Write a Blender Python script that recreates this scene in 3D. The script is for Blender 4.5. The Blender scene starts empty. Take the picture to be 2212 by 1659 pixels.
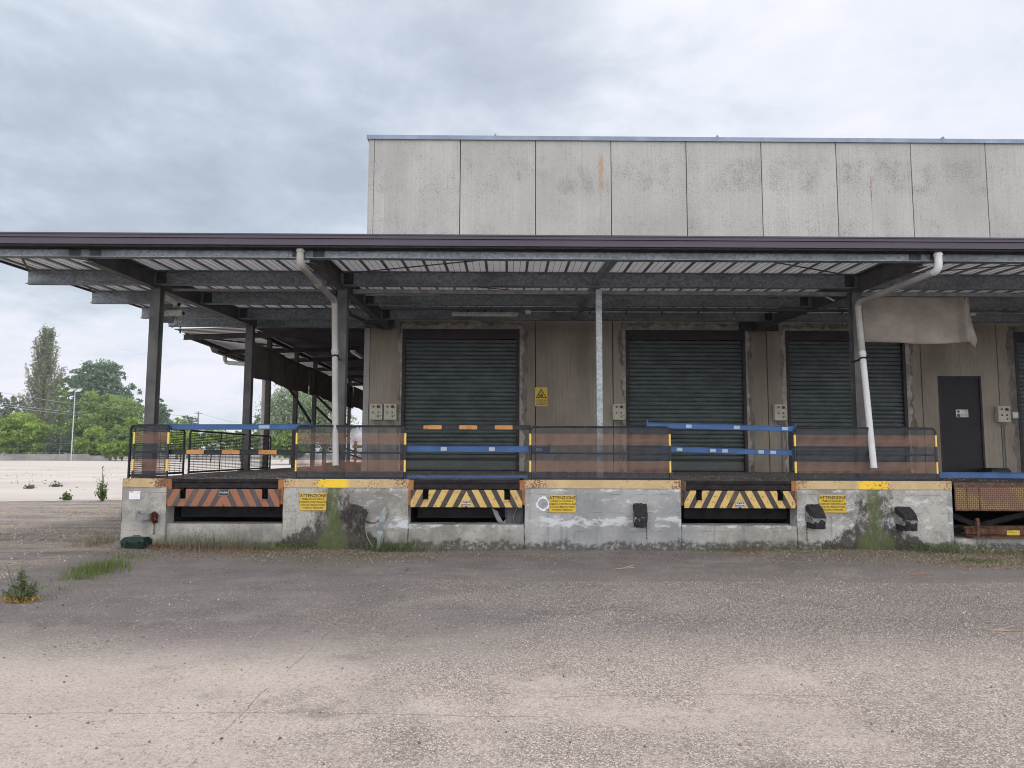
import bpy, bmesh, math, random
import numpy as np
from mathutils import Matrix, Vector
rnd = random.Random(7); RS = np.random.RandomState(11)
rad = math.radians
S = bpy.context.scene; COL = S.collection
# ------------------------------------------------------------------ camera
F, CX, CY = 1600.0, 1106.0, 829.5
def _rx(a): c, s = math.cos(a), math.sin(a); return np.array([[1,0,0],[0,c,-s],[0,s,c]])
def _rz(a): c, s = math.cos(a), math.sin(a); return np.array([[c,-s,0],[s,c,0],[0,0,1]])
RM = _rz(-rad(0.4)) @ _rx(math.pi/2 + rad(5.43)) @ _rz(rad(0.22))
CAM = np.array([0, 0, 1.6])
cd = bpy.data.cameras.new('camera'); co = bpy.data.objects.new('camera', cd); COL.objects.link(co)
cd.sensor_width = 36; cd.lens = 36*F/2212; cd.clip_start = .05; cd.clip_end = 3000
co.matrix_world = Matrix.Translation((0, 0, 1.6)) @ Matrix(RM.tolist()).to_4x4()
S.camera = co
# ------------------------------------------------------------------ world, sun, exposure
SUN_EL, SUN_AZ = 47, 12        # sun behind the building, a little to the right
w = bpy.data.worlds.new('World'); S.world = w; w.use_nodes = True
nt = w.node_tree; nt.nodes.clear()
def wn(t, **k):
    n = nt.nodes.new(t)
    for a, b in k.items(): setattr(n, a, b)
    return n
def wl(a, b): nt.links.new(a, b)
def wmath(op, a, b=None, c=None, clamp=False):
    n = wn('ShaderNodeMath', operation=op); n.use_clamp = clamp
    for i, v in enumerate((a, b, c)):
        if v is None: continue
        if isinstance(v, (int, float)): n.inputs[i].default_value = v
        else: wl(v, n.inputs[i])
    return n.outputs[0]
out = wn('ShaderNodeOutputWorld'); bg = wn('ShaderNodeBackground'); wl(bg.outputs[0], out.inputs[0])
sky = wn('ShaderNodeTexSky', sky_type='NISHITA'); sky.sun_disc = False
sky.sun_elevation = rad(SUN_EL); sky.sun_rotation = rad(SUN_AZ); sky.dust_density = 3; sky.air_density = 1.2
tc = wn('ShaderNodeTexCoord'); sp = wn('ShaderNodeSeparateXYZ'); wl(tc.outputs['Generated'], sp.inputs[0])
zc = wmath('ADD', wmath('MAXIMUM', sp.outputs[2], 0.0), 0.22)
cb = wn('ShaderNodeCombineXYZ'); wl(wmath('DIVIDE', sp.outputs[0], zc), cb.inputs[0]); wl(wmath('DIVIDE', sp.outputs[1], zc), cb.inputs[1])
cb.inputs[2].default_value = 3.3
def wnoise(scale, detail, rough=.55, dist=0.0, vec=None):
    n = wn('ShaderNodeTexNoise'); n.inputs['Scale'].default_value = scale; n.inputs['Detail'].default_value = detail
    n.inputs['Roughness'].default_value = rough; n.inputs['Distortion'].default_value = dist
    wl(vec or cb.outputs[0], n.inputs['Vector']); return n.outputs['Fac']
n1 = wnoise(.75, 6, .55, .25); n2 = wnoise(2.6, 7, .6, .3)
# brightness of the overcast: veiled sun, heavier banks on the left, lighter band at the horizon
def dotl(px, py):
    d = RM_ @ np.array([(px-1106)/1600, -(py-829.5)/1600, -1.0]); d = d/np.linalg.norm(d)
    q = wn('ShaderNodeVectorMath', operation='DOT_PRODUCT'); wl(tc.outputs['Generated'], q.inputs[0]); q.inputs[1].default_value = tuple(d); return q.outputs['Value']
RM_ = RM
def lobe(px, py, c0): return wmath('POWER', wmath('MAXIMUM', wmath('DIVIDE', wmath('SUBTRACT', dotl(px, py), c0), 1-c0), 0.0), 1.3)
n3 = wnoise(.42, 4, .5, .2); 
f = wmath('ADD', wmath('MULTIPLY', n1, 1.35), wmath('MULTIPLY', n2, .75)); f = wmath('ADD', f, wmath('MULTIPLY', wnoise(6.5, 6, .6, .4), .30)); f = wmath('ADD', f, wmath('MULTIPLY', n3, .35))
f = wmath('ADD', f, wmath('MULTIPLY', sp.outputs[0], .22))
hz = wmath('SUBTRACT', 1.0, wmath('MULTIPLY', wmath('MAXIMUM', sp.outputs[2], 0.0), 4.0), clamp=True)
f = wmath('ADD', f, wmath('MULTIPLY', hz, .16))
for px_, py_, c0_, am_ in ((330, 330, .95, -.22), (900, 170, .965, -.12), (1620, 40, .955, .24), (2050, 260, .955, .10), (60, 520, .985, .14), (420, 780, .985, .10), (150, 30, .985, .10)):
    f = wmath('ADD', f, wmath('MULTIPLY', lobe(px_, py_, c0_), am_))
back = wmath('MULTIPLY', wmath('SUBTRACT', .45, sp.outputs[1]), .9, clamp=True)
ramp = wn('ShaderNodeValToRGB'); wl(wmath('SUBTRACT', f, .60), ramp.inputs[0])
cr = ramp.color_ramp; cr.elements[0].position = .40; cr.elements[0].color = (.36,.415,.50,1)
cr.elements[1].position = 1.0; cr.elements[1].color = (.76,.765,.84,1)
for p_, c_ in ((.55,(.43,.49,.585,1)),(.68,(.53,.59,.68,1)),(.82,(.66,.70,.785,1))):
    e = cr.elements.new(p_); e.color = c_
mx = wn('ShaderNodeMix', data_type='RGBA', blend_type='ADD'); mx.inputs[0].default_value = .004
wl(ramp.outputs[0], mx.inputs[6]); wl(sky.outputs[0], mx.inputs[7])
# unseen sky behind the camera: glow added, brightest low, to reach under the canopy
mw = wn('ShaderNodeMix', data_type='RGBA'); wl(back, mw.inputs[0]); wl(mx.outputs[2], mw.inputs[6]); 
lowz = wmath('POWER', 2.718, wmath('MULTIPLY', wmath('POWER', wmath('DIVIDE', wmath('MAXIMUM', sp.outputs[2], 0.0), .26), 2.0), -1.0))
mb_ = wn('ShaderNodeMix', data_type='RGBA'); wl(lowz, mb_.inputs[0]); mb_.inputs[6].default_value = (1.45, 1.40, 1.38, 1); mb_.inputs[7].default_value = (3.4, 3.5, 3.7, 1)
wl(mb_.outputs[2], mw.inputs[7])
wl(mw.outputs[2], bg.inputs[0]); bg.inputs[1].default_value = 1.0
sl = bpy.data.lights.new('sun', 'SUN'); sl.energy = 2.0; sl.angle = rad(10); sl.color = (1, .95, .87)
so = bpy.data.objects.new('sun', sl); COL.objects.link(so)
sd = Vector((math.sin(rad(SUN_AZ))*math.cos(rad(SUN_EL)), math.cos(rad(SUN_AZ))*math.cos(rad(SUN_EL)), math.sin(rad(SUN_EL))))
so.rotation_euler = sd.to_track_quat('Z', 'Y').to_euler()
S.view_settings.view_transform = 'Standard'; S.view_settings.look = 'None'
S.view_settings.exposure = 0.22; S.view_settings.gamma = 1.0
S.cycles.filter_width = 1.0; S.cycles.use_denoising = True; S.cycles.denoising_prefilter = 'ACCURATE'; S.cycles.denoising_input_passes = 'RGB_ALBEDO_NORMAL'; S.cycles.max_bounces = 8; S.cycles.volume_bounces = 0
# ------------------------------------------------------------------ pixel helpers (2212 x 1659 view of the photograph)
def ray(x, y): return RM @ np.array([(x-CX)/F, -(y-CY)/F, -1.0])
def PY(x, y, Y): d = ray(x, y); q = CAM + d*(Y/d[1]); return float(q[0]), float(q[2])
def PZ(x, y, Z=0.0): d = ray(x, y); q = CAM + d*((Z-1.6)/d[2]); return float(q[0]), float(q[1])
def PX(x, y, X): d = ray(x, y); q = CAM + d*(X/d[0]); return float(q[1]), float(q[2])
def XX(x, Y, y=1000): return PY(x, y, Y)[0]
def ZZ(y, Y, x=1106): return PY(x, y, Y)[1]
# ------------------------------------------------------------------ object helpers
OFF = {}
def tag(o, label=None, cat=None, group=None, kind=None):
    if label: o['label'] = label
    if cat: o['category'] = cat
    if group: o['group'] = group
    if kind: o['kind'] = kind
    return o
def thing(name, label, cat, loc=(0,0,0), group=None, world=True, kind=None):
    o = bpy.data.objects.new(name, None); COL.objects.link(o); o.location = loc; o.empty_display_size = .2
    OFF[o.name] = Vector(loc) if world else Vector((0,0,0))
    return tag(o, label, cat, group, kind)
def copy_tree(o, parent=None, loc=None, label=None):
    c = o.copy(); COL.objects.link(c); c.parent = parent
    if loc is not None: c.location = loc
    if label: c['label'] = label
    OFF[c.name] = OFF.get(o.name, Vector((0,0,0)))
    for ch in list(o.children): copy_tree(ch, c)
    return c
def frame_of(d, up=(0,0,1)):
    d = Vector(d).normalized(); u = Vector(up)
    if abs(d.dot(u)) > .98: u = Vector((0,1,0))
    r = d.cross(u).normalized(); u = r.cross(d).normalized(); return d, r, u
class MB:
    def __init__(s): s.v = []; s.f = []; s.m = []; s.sm = []
    def add(s, vs, fs, mi=0, sm=False):
        b = len(s.v); s.v += [tuple(map(float, q)) for q in vs]
        for q in fs: s.f.append(tuple(b+i for i in q)); s.m.append(mi); s.sm.append(sm)
        return s
    def box(s, x0, x1, y0, y1, z0, z1, mi=0):
        if x0 > x1: x0, x1 = x1, x0
        if y0 > y1: y0, y1 = y1, y0
        if z0 > z1: z0, z1 = z1, z0
        v = [(x0,y0,z0),(x1,y0,z0),(x1,y1,z0),(x0,y1,z0),(x0,y0,z1),(x1,y0,z1),(x1,y1,z1),(x0,y1,z1)]
        return s.add(v, [(3,2,1,0),(4,5,6,7),(0,1,5,4),(1,2,6,5),(2,3,7,6),(3,0,4,7)], mi)
    def bar(s, p, q, w_, h_, up=(0,0,1), mi=0):          # rectangular bar p->q, w_ sideways, h_ along up
        p, q = Vector(p), Vector(q); d, r, u = frame_of(q-p, up); v = []
        for e in (p, q):
            for a, b in ((-1,-1),(1,-1),(1,1),(-1,1)): v.append(e + r*(a*w_/2) + u*(b*h_/2))
        return s.add(v, [(0,1,2,3),(7,6,5,4),(0,4,5,1),(1,5,6,2),(2,6,7,3),(3,7,4,0)], mi)
    def ibeam(s, p, q, h_, w_, up=(0,0,1), tf=.012, tw=.009, mi=0):
        p, q = Vector(p), Vector(q); d, r, u = frame_of(q-p, up)
        s.bar(p+u*(h_/2-tf/2), q+u*(h_/2-tf/2), w_, tf, up, mi); s.bar(p-u*(h_/2-tf/2), q-u*(h_/2-tf/2), w_, tf, up, mi)
        return s.bar(p, q, tw, h_-2*tf, up, mi)
    def tube(s, pts, r_, n=8, caps=True, mi=0, sm=True):
        pts = [Vector(p) for p in pts]; rr = r_ if isinstance(r_, (list, tuple)) else [r_]*len(pts); v = []; N = len(pts)
        for i, p in enumerate(pts):
            a = pts[max(i-1, 0)]; b = pts[min(i+1, N-1)]; d, rt, u = frame_of(b-a)
            for k in range(n):
                t = 2*math.pi*k/n; v.append(p + rt*(math.cos(t)*rr[i]) + u*(math.sin(t)*rr[i]))
        f_ = [(i*n+k, i*n+(k+1) % n, (i+1)*n+(k+1) % n, (i+1)*n+k) for i in range(N-1) for k in range(n)]
        s.add(v, f_, mi, sm)
        if caps: s.add(v[:n][::-1], [tuple(range(n))], mi); s.add(v[-n:], [tuple(range(n))], mi)
        return s
    def prism(s, pts, y0, y1, mi=0):                     # polygon in XZ extruded along Y
        n = len(pts); v = [(x, y0, z) for x, z in pts] + [(x, y1, z) for x, z in pts]
        return s.add(v, [tuple(range(n)), tuple(range(2*n-1, n-1, -1))] + [(i, i+n, (i+1) % n+n, (i+1) % n) for i in range(n)], mi)
    def build(s, name, mat, parent=None, bevel=0, **k):
        me = bpy.data.meshes.new(name); off = Vector((0,0,0))
        if parent is not None:
            r = parent
            while r.parent: r = r.parent
            off = OFF.get(r.name, off)
        v = s.v if off.length == 0 else [(a-off.x, b-off.y, c-off.z) for a, b, c in s.v]
        me.from_pydata(v, [], s.f)
        mats = mat if isinstance(mat, (list, tuple)) else [mat]
        for m_ in mats: me.materials.append(m_)
        if len(mats) > 1: me.polygons.foreach_set('material_index', s.m)
        if any(s.sm): me.polygons.foreach_set('use_smooth', s.sm)
        me.update(); o = bpy.data.objects.new(name, me); COL.objects.link(o)
        if parent is not None: o.parent = parent
        if bevel:
            b = o.modifiers.new('bevel', 'BEVEL'); b.width = bevel; b.segments = 2; b.limit_method = 'ANGLE'
        if k: tag(o, **k)
        return o
def bulk(name, V, Q, mat, parent=None, smooth=False, attr=None, **k):    # numpy mesh of quads or tris
    me = bpy.data.meshes.new(name); V = np.asarray(V, np.float32).copy(); Q = np.asarray(Q, np.int32)
    if parent is not None:
        r = parent
        while r.parent: r = r.parent
        V -= np.array(OFF.get(r.name, Vector((0,0,0))), np.float32)
    n = Q.shape[1]; me.vertices.add(len(V)); me.vertices.foreach_set('co', V.ravel())
    me.loops.add(Q.size); me.loops.foreach_set('vertex_index', Q.ravel())
    me.polygons.add(len(Q)); me.polygons.foreach_set('loop_start', np.arange(0, Q.size, n, dtype=np.int32))
    me.polygons.foreach_set('loop_total', np.full(len(Q), n, np.int32))
    if smooth: me.polygons.foreach_set('use_smooth', np.ones(len(Q), bool))
    me.materials.append(mat); me.update(calc_edges=True); me.validate()
    if attr is not None:
        a = me.attributes.new('tone', 'FLOAT', 'POINT'); a.data.foreach_set('value', np.asarray(attr, np.float32))
    o = bpy.data.objects.new(name, me); COL.objects.link(o)
    if parent is not None: o.parent = parent
    if k: tag(o, **k)
    return o
_tc = {}
def text_mb(txt, size, x, y, z, align='CENTER', off=0.0, depth=.001, sx=1.0):     # lettering facing -Y, as mesh data
    c = bpy.data.curves.new('t', 'FONT'); c.body = txt; c.size = size; c.align_x = align; c.align_y = 'CENTER'; c.offset = off; c.extrude = depth
    c.resolution_u = 3
    o = bpy.data.objects.new('t', c); COL.objects.link(o)
    bpy.context.view_layer.update()
    me = bpy.data.meshes.new_from_object(o.evaluated_get(bpy.context.evaluated_depsgraph_get()))
    v = [(x+p.co.x*sx, y-p.co.z, z+p.co.y) for p in me.vertices]; f_ = [tuple(p.vertices) for p in me.polygons]
    bpy.data.objects.remove(o); bpy.data.curves.remove(c); bpy.data.meshes.remove(me)
    return v, f_
# ------------------------------------------------------------------ material helper
class G:
    def __init__(s, name, rough=.8, metal=0.0, spec=.4):
        s.m = bpy.data.materials.new(name); s.m.use_nodes = True; s.t = s.m.node_tree; s.b = s.t.nodes['Principled BSDF']
        s.b.inputs['Roughness'].default_value = rough; s.b.inputs['Metallic'].default_value = metal
        s.b.inputs['Specular IOR Level'].default_value = spec; s._p = None; s._o = None
    def n(s, t, **k):
        q = s.t.nodes.new(t)
        for a, b in k.items(): setattr(q, a, b)
        return q
    def l(s, a, b): s.t.links.new(a, b)
    def pos(s):
        if not s._p: s._p = s.n('ShaderNodeNewGeometry').outputs['Position']
        return s._p
    def obj(s):
        if not s._o: s._o = s.n('ShaderNodeTexCoord').outputs['Object']
        return s._o
    def xyz(s, v=None):
        q = s.n('ShaderNodeSeparateXYZ'); s.l(v or s.pos(), q.inputs[0]); return q.outputs
    def mt(s, op, a, b=None, c=None, clamp=False):
        q = s.n('ShaderNodeMath', operation=op); q.use_clamp = clamp
        for i, v in enumerate((a, b, c)):
            if v is None: continue
            if isinstance(v, (int, float)): q.inputs[i].default_value = v
            else: s.l(v, q.inputs[i])
        return q.outputs[0]
    def noise(s, scale, detail=4, rough=.55, stretch=(1,1,1), dist=0.0, vec=None, off=(0,0,0)):
        q = s.n('ShaderNodeTexNoise'); q.inputs['Scale'].default_value = scale; q.inputs['Detail'].default_value = detail
        q.inputs['Roughness'].default_value = rough; q.inputs['Distortion'].default_value = dist
        mp = s.n('ShaderNodeMapping'); mp.inputs['Scale'].default_value = stretch; mp.inputs['Location'].default_value = off
        s.l(vec or s.pos(), mp.inputs[0]); s.l(mp.outputs[0], q.inputs['Vector']); return q.outputs['Fac']
    def vor(s, scale, stretch=(1,1,1), feat='F1', out='Distance', vec=None, rnd_=1.0):
        q = s.n('ShaderNodeTexVoronoi', feature=feat); q.inputs['Scale'].default_value = scale; q.inputs['Randomness'].default_value = rnd_
        mp = s.n('ShaderNodeMapping'); mp.inputs['Scale'].default_value = stretch
        s.l(vec or s.pos(), mp.inputs[0]); s.l(mp.outputs[0], q.inputs['Vector']); return q.outputs[out]
    def step(s, v, lo, hi, a=0.0, b=1.0):                # smooth map lo..hi -> a..b
        q = s.n('ShaderNodeMapRange', interpolation_type='SMOOTHSTEP'); s.l(v, q.inputs[0])
        for i, x in zip((1,2,3,4), (lo, hi, a, b)): q.inputs[i].default_value = x
        return q.outputs[0]
    def win(s, v, a, b, e):                              # soft window a..b
        return s.mt('MULTIPLY', s.step(v, a-e, a+e), s.step(v, b-e, b+e, 1, 0))
    def mul(s, *a):
        r = a[0]
        for x in a[1:]: r = s.mt('MULTIPLY', r, x)
        return r
    def mx(s, *a):
        r = a[0]
        for x in a[1:]: r = s.mt('MAXIMUM', r, x)
        return r
    def mix(s, f_, a, b, bt='MIX'):
        q = s.n('ShaderNodeMix', data_type='RGBA', blend_type=bt)
        for i, v in ((0, f_), (6, a), (7, b)):
            if isinstance(v, (int, float)): q.inputs[i].default_value = v
            elif isinstance(v, tuple): q.inputs[i].default_value = (*v, 1) if len(v) == 3 else v
            else: s.l(v, q.inputs[i])
        return q.outputs[2]
    def end(s, col, rough=None, bump=None, bd=.02, bs=.5):
        if isinstance(col, tuple): s.b.inputs['Base Color'].default_value = (*col, 1)
        else: s.l(col, s.b.inputs['Base Color'])
        if rough is not None: s.l(rough, s.b.inputs['Roughness'])
        if bump is not None:
            q = s.n('ShaderNodeBump'); q.inputs['Strength'].default_value = bs; q.inputs['Distance'].default_value = bd
            s.l(bump, q.inputs['Height']); s.l(q.outputs[0], s.b.inputs['Normal'])
        return s.m
def simple(name, col, rough=.7, metal=0.0, var=.25, scale=6, dirt=None, dirt_amt=.5, bump=.0):
    g = G(name, rough, metal, .18); nz = g.noise(scale, 6, .6)
    c = g.mix(g.step(nz, .3, .7), tuple(x*(1-var) for x in col), tuple(min(1, x*(1+var)) for x in col))
    if dirt: c = g.mix(g.mul(g.step(g.noise(scale*2.3, 8, .7), .45, .75), dirt_amt), c, dirt)
    return g.end(c, bump=g.noise(scale*12, 3) if bump else None, bd=bump or .01)
# --- metals and paints
def m_galv(name, dark, light, dirt=(.10,.085,.07)):
    g = G(name, .62, .25); v = g.vor(26, out='Color'); q = g.n('ShaderNodeSeparateColor'); g.l(v, q.inputs[0])
    c = g.mix(q.outputs[0], dark, light)
    c = g.mix(g.mul(g.step(g.noise(1.1, 6, .6, (1,1,3)), .45, .72), .75), c, tuple(x*.62 for x in dark))
    c = g.mix(g.mul(g.step(g.noise(3.5, 8, .7, (1,1,.5)), .56, .72), .6), c, dirt)
    return g.end(c, bump=g.noise(30, 3), bd=.003)
GALV = m_galv('galvanised_beam', (.135,.155,.175), (.25,.28,.30))
GALVL = m_galv('galvanised_post', (.26,.29,.30), (.40,.43,.44))
STEEL = simple('grey_steel_column', (.085,.083,.082), .65, .1, .3, 3, (.09,.085,.08), .5)
BRSTEEL = simple('brown_steel', (.045,.038,.040), .7, 0, .3, 4, (.08,.055,.045), .4)
BOLT = simple('dark_bolt_plate', (.045,.05,.055), .6, .3, .3, 12)
GUTTER = simple('brown_painted_gutter', (.068,.058,.076), .5, 0, .08, .7)
COPING = simple('galvanised_coping', (.17,.205,.26), .5, .3, .15, 2)
RUSTM = simple('rusty_steel', (.11,.055,.035), .85, .2, .5, 9, (.05,.03,.025), .7, .004)
BLACKST = simple('blackened_steel', (.018,.016,.018), .85, 0, .4, 8, (.06,.045,.035), .5)
DARKPIT = simple('shade_dark_pit_concrete', (.012,.011,.012), .9, 0, .4, 5)  # near-black colour carries the shade inside the pits
PVC = simple('grey_white_pvc', (.50,.51,.53), .45, 0, .07, 2.2, (.40,.39,.36), .35)
PVCD = simple('dirty_pvc', (.31,.30,.28), .55, 0, .12, 2.2, (.22,.2,.17), .5)
WHITEP = simple('white_plastic', (.72,.72,.70), .5, 0, .06, 8)
TUBEB = simple('black_rail_paint', (.016,.017,.022), .45, 0, .3, 10, (.10,.10,.10), .35)
BLUE = None
def m_blue():
    g = G('chipped_blue_paint', .42); c = g.mix(g.step(g.noise(2.5, 5), .35, .7), (.008,.050,.155), (.014,.072,.21))
    c = g.mix(g.step(g.noise(22, 8, .7, (.35,1,1)), .655, .70), c, (.35,.38,.40))
    return g.end(c, bump=g.noise(40, 3), bd=.001)
BLUE = m_blue()
REFL = simple('pale_reflector', (.27,.33,.40), .5, 0, .2, 50)
def m_rust_paint(name, base, rust=(.20,.075,.03), lo=.50, hi=.60, clean=None):
    g = G(name, .7); c = g.mix(g.step(g.noise(3, 5), .3, .7), tuple(x*.8 for x in base), base)
    if clean:
        x = g.xyz()[0]
        for cx_ in clean: c = g.mix(g.win(x, cx_-.26, cx_+.24, .07), c, (.72,.47,.03))
    r = g.mt('ADD', g.noise(26, 10, .78), g.mul(g.step(g.noise(1.6, 4, .6), .42, .66), .12))
    if clean:
        for ex_ in (-5.75, -3.78, -1.66, .31, 2.97, 4.94, 7.60): r = g.mt('ADD', r, g.mul(g.step(g.mt('ABSOLUTE', g.mt('SUBTRACT', x, ex_)), .05, .55, 1, 0), .13))
    c = g.mix(g.step(r, lo+.11, hi+.11), c, g.mix(g.noise(60, 3), rust, (.06,.03,.02)))
    return g.end(c, bump=r, bd=.004)
YEDGE = m_rust_paint('faded_yellow_edge', (.50,.37,.20), lo=.505, hi=.60, clean=(-2.93, 6.27))
ORANGE = m_rust_paint('rusty_orange_paint', (.33,.13,.04), lo=.40, hi=.54)
ORSTRIPE = m_rust_paint('orange_stripe_paint', (.46,.22,.075), lo=.47, hi=.60)
YELLOWP = simple('yellow_paint', (.70,.46,.06), .5, 0, .1, 12, (.3,.2,.08), .4)
def m_bands(name, dark, lit, orange_dirt=False):      # painted in bands by height above the deck (object space)
    g = G(name, .55); z = g.xyz(g.obj())[2]
    m_ = g.mx(g.win(z, .595, .79, .003), g.win(z, .135, .33, .003))
    nz = g.noise(9, 5)
    c = g.mix(m_, g.mix(nz, tuple(x*.6 for x in dark), tuple(x*1.5 for x in dark)), g.mix(nz, tuple(x*.75 for x in lit), tuple(x*1.15 for x in lit)))
    c = g.mix(g.step(g.vor(9), .0, .035, 1, 0), c, (.5,.5,.5))
    return g.end(c)
POSTB = m_bands('black_post_yellow_bands', (.018,.019,.022), (.72,.50,.10))
MESHB = m_bands('mesh_orange_black_bands', (.022,.024,.032), (.165,.088,.062))
def m_lip(name, paint, dark, rustlo):
    g = G(name, .65); x, y, z = g.xyz(g.obj()); ax = g.mt('ABSOLUTE', x)
    ph = g.mt('FRACT', g.mt('DIVIDE', g.mt('ADD', ax, g.mt('MULTIPLY', z, .52)), .212))
    st = g.mt('LESS_THAN', ph, .55)
    c = g.mix(st, dark, g.mix(g.noise(5, 4), tuple(x_*.8 for x_ in paint), paint))
    r = g.noise(17, 9, .75); c = g.mix(g.step(r, rustlo, rustlo+.06), c, (.12,.05,.025))
    c = g.mix(g.mul(g.step(g.noise(3, 6), .5, .75), .5), c, (.16,.11,.08))
    return g.end(c, bump=r, bd=.003)
LIP1 = m_lip('orange_black_hazard_paint', (.29,.115,.06), (.06,.052,.056), .575)
LIP2 = m_lip('yellow_black_hazard_paint', (.56,.39,.13), (.035,.032,.032), .555)
def m_tread():
    g = G('rusty_tread_plate', .6, .1); x, y, z = g.xyz(g.obj())
    a = g.mt('FRACT', g.mul(g.mt('ADD', x, z), 15)); b = g.mt('FRACT', g.mul(g.mt('SUBTRACT', x, z), 15))
    d = g.mx(g.mul(g.mt('LESS_THAN', a, .42), g.mt('GREATER_THAN', b, .42)), g.mul(g.mt('LESS_THAN', b, .3), g.mt('GREATER_THAN', a, .6)))
    worn = g.step(g.noise(1.7, 5, .6, off=(3,0,0)), .40, .58)
    c = g.mix(g.mul(d, worn), (.09,.04,.03), (.25,.18,.08)); c = g.mix(g.mul(d, g.mt('SUBTRACT', 1.0, worn)), c, (.20,.10,.06))
    return g.end(c, bump=d, bd=.004)
TREAD = m_tread()
# --- concretes
def m_panel(name, tint):
    g = G(name, .92, 0, .2); x, y, z = g.xyz(); pid = g.mt('FLOOR', g.mt('DIVIDE', g.mt('ADD', x, 1.28), 2.031))
    cb_ = g.n('ShaderNodeCombineXYZ'); g.l(x, cb_.inputs[0]); g.l(g.mt('MULTIPLY', pid, 7.31), cb_.inputs[1]); g.l(g.mt('ADD', z, g.mt('MULTIPLY', pid, 3.7)), cb_.inputs[2]); PV = cb_.outputs[0]
    st = g.noise(1, 3, .5, (34, 1, .35)); st2 = g.noise(1, 2, .5, (110, 1, .8)); big = g.noise(.55, 5, .6, (1,1,.5), vec=PV)
    c = g.mix(g.step(big, .3, .7), tuple(q*.84 for q in tint), tuple(q*1.08 for q in tint))
    c = g.mix(g.mul(g.step(st, .35, .7), .22), c, tuple(q*.66 for q in tint))
    c = g.mix(g.mul(g.step(st2, .4, .7), .16), c, tuple(q*.55 for q in tint))
    c = g.mix(g.mul(g.step(g.noise(1.4, 4, .6, off=(9,0,2)), .5, .7), .25), c, (tint[0]*.93, tint[1]*.97, tint[2]*.86))
    wnp = g.n('ShaderNodeTexWhiteNoise', noise_dimensions='1D'); g.l(pid, wnp.inputs['W'])
    c = g.mix(g.mul(wnp.outputs['Value'], .20), c, tuple(q*.72 for q in tint))
    drip = g.mul(g.step(g.noise(1, 5, .65, (16,1,.18), vec=PV), .55, .72), g.step(z, 8.6, 10.0, .15, 1))
    c = g.mix(g.mul(drip, .40), c, (.17,.16,.15))
    # dark lichen speckle: strongest in the upper middle of each panel, in broken horizontal courses
    pz = g.mx(g.win(z, 8.55, 9.62, .22), g.mul(g.win(z, 7.2, 8.0, .25), .7))
    sp_ = g.noise(26, 8, .8, (1,1,1.6)); pat = g.noise(1.3, 7, .75, (1.3,1,.7), off=(2,0,5), vec=PV); crs = g.noise(1, 4, .6, (1.2,1,9), vec=PV); pz = g.mx(g.mul(pz, g.step(g.noise(.9, 2, vec=PV, off=(5,5,5)), .35, .6, .4, 1)), 0.0)
    msk = g.mul(g.step(g.mt('ADD', g.mul(pat, .86), g.mul(crs, .14)), .34, .66), g.mx(pz, .35))
    dots = g.noise(34, 3, .65, (1.1,1,.8)); dots2 = g.noise(70, 2, .6)
    spk = g.step(g.mt('ADD', dots, g.mul(msk, .15)), .605, .67); spk2 = g.step(g.mt('ADD', dots2, g.mul(msk, .12)), .64, .70)
    c = g.mix(g.mul(spk, .60), c, (.12,.115,.115)); c = g.mix(g.mul(spk2, .5), c, (.13,.125,.125))
    c = g.mix(g.mul(msk, .17), c, (.15,.145,.145))
    c = g.mix(g.mul(g.step(g.noise(4, 8, .7, (1,1,.35)), .5, .75), g.step(z, 8.4, 9.6), .22), c, (.19,.18,.17))
    # rust streaks of their own
    for rx, rz0, rz1, rw, ra in ((2.50, 8.75, 9.62, .085, .8), (9.79, 8.35, 9.10, .018, 1.0), (2.50, 7.3, 8.9, .045, .30), (9.79, 7.5, 8.6, .012, .4)):
        dx = g.mt('ABSOLUTE', g.mt('SUBTRACT', x, g.mt('ADD', rx-.03, g.mul(g.noise(4, 3), .06))))
        c = g.mix(g.mul(g.step(dx, rw*.4, rw, 1, 0), g.win(z, rz0, rz1, .12), g.step(g.noise(9, 6, .7), .3, .6), ra), c, (.27,.17,.075) if rw > .03 else (.20,.09,.04))
    return g.end(c, bump=g.mt('ADD', g.mul(st2, .7), sp_), bd=.004)
PANEL = m_panel('combed_concrete_panel', (.325,.317,.305))
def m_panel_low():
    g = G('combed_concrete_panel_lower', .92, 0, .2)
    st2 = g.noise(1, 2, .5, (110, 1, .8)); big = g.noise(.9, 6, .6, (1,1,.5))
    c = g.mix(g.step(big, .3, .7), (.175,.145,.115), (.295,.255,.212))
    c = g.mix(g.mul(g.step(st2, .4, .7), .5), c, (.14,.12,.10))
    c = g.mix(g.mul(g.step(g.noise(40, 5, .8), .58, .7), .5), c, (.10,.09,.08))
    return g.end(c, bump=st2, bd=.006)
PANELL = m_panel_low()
MORTAR = simple('rough_mortar_patch', (.27,.245,.215), .95, 0, .35, 5, (.13,.115,.10), .6, .01)
MORTARD = simple('dark_mortar_patch', (.14,.125,.11), .95, 0, .35, 5, (.09,.085,.08), .6, .01)
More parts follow.
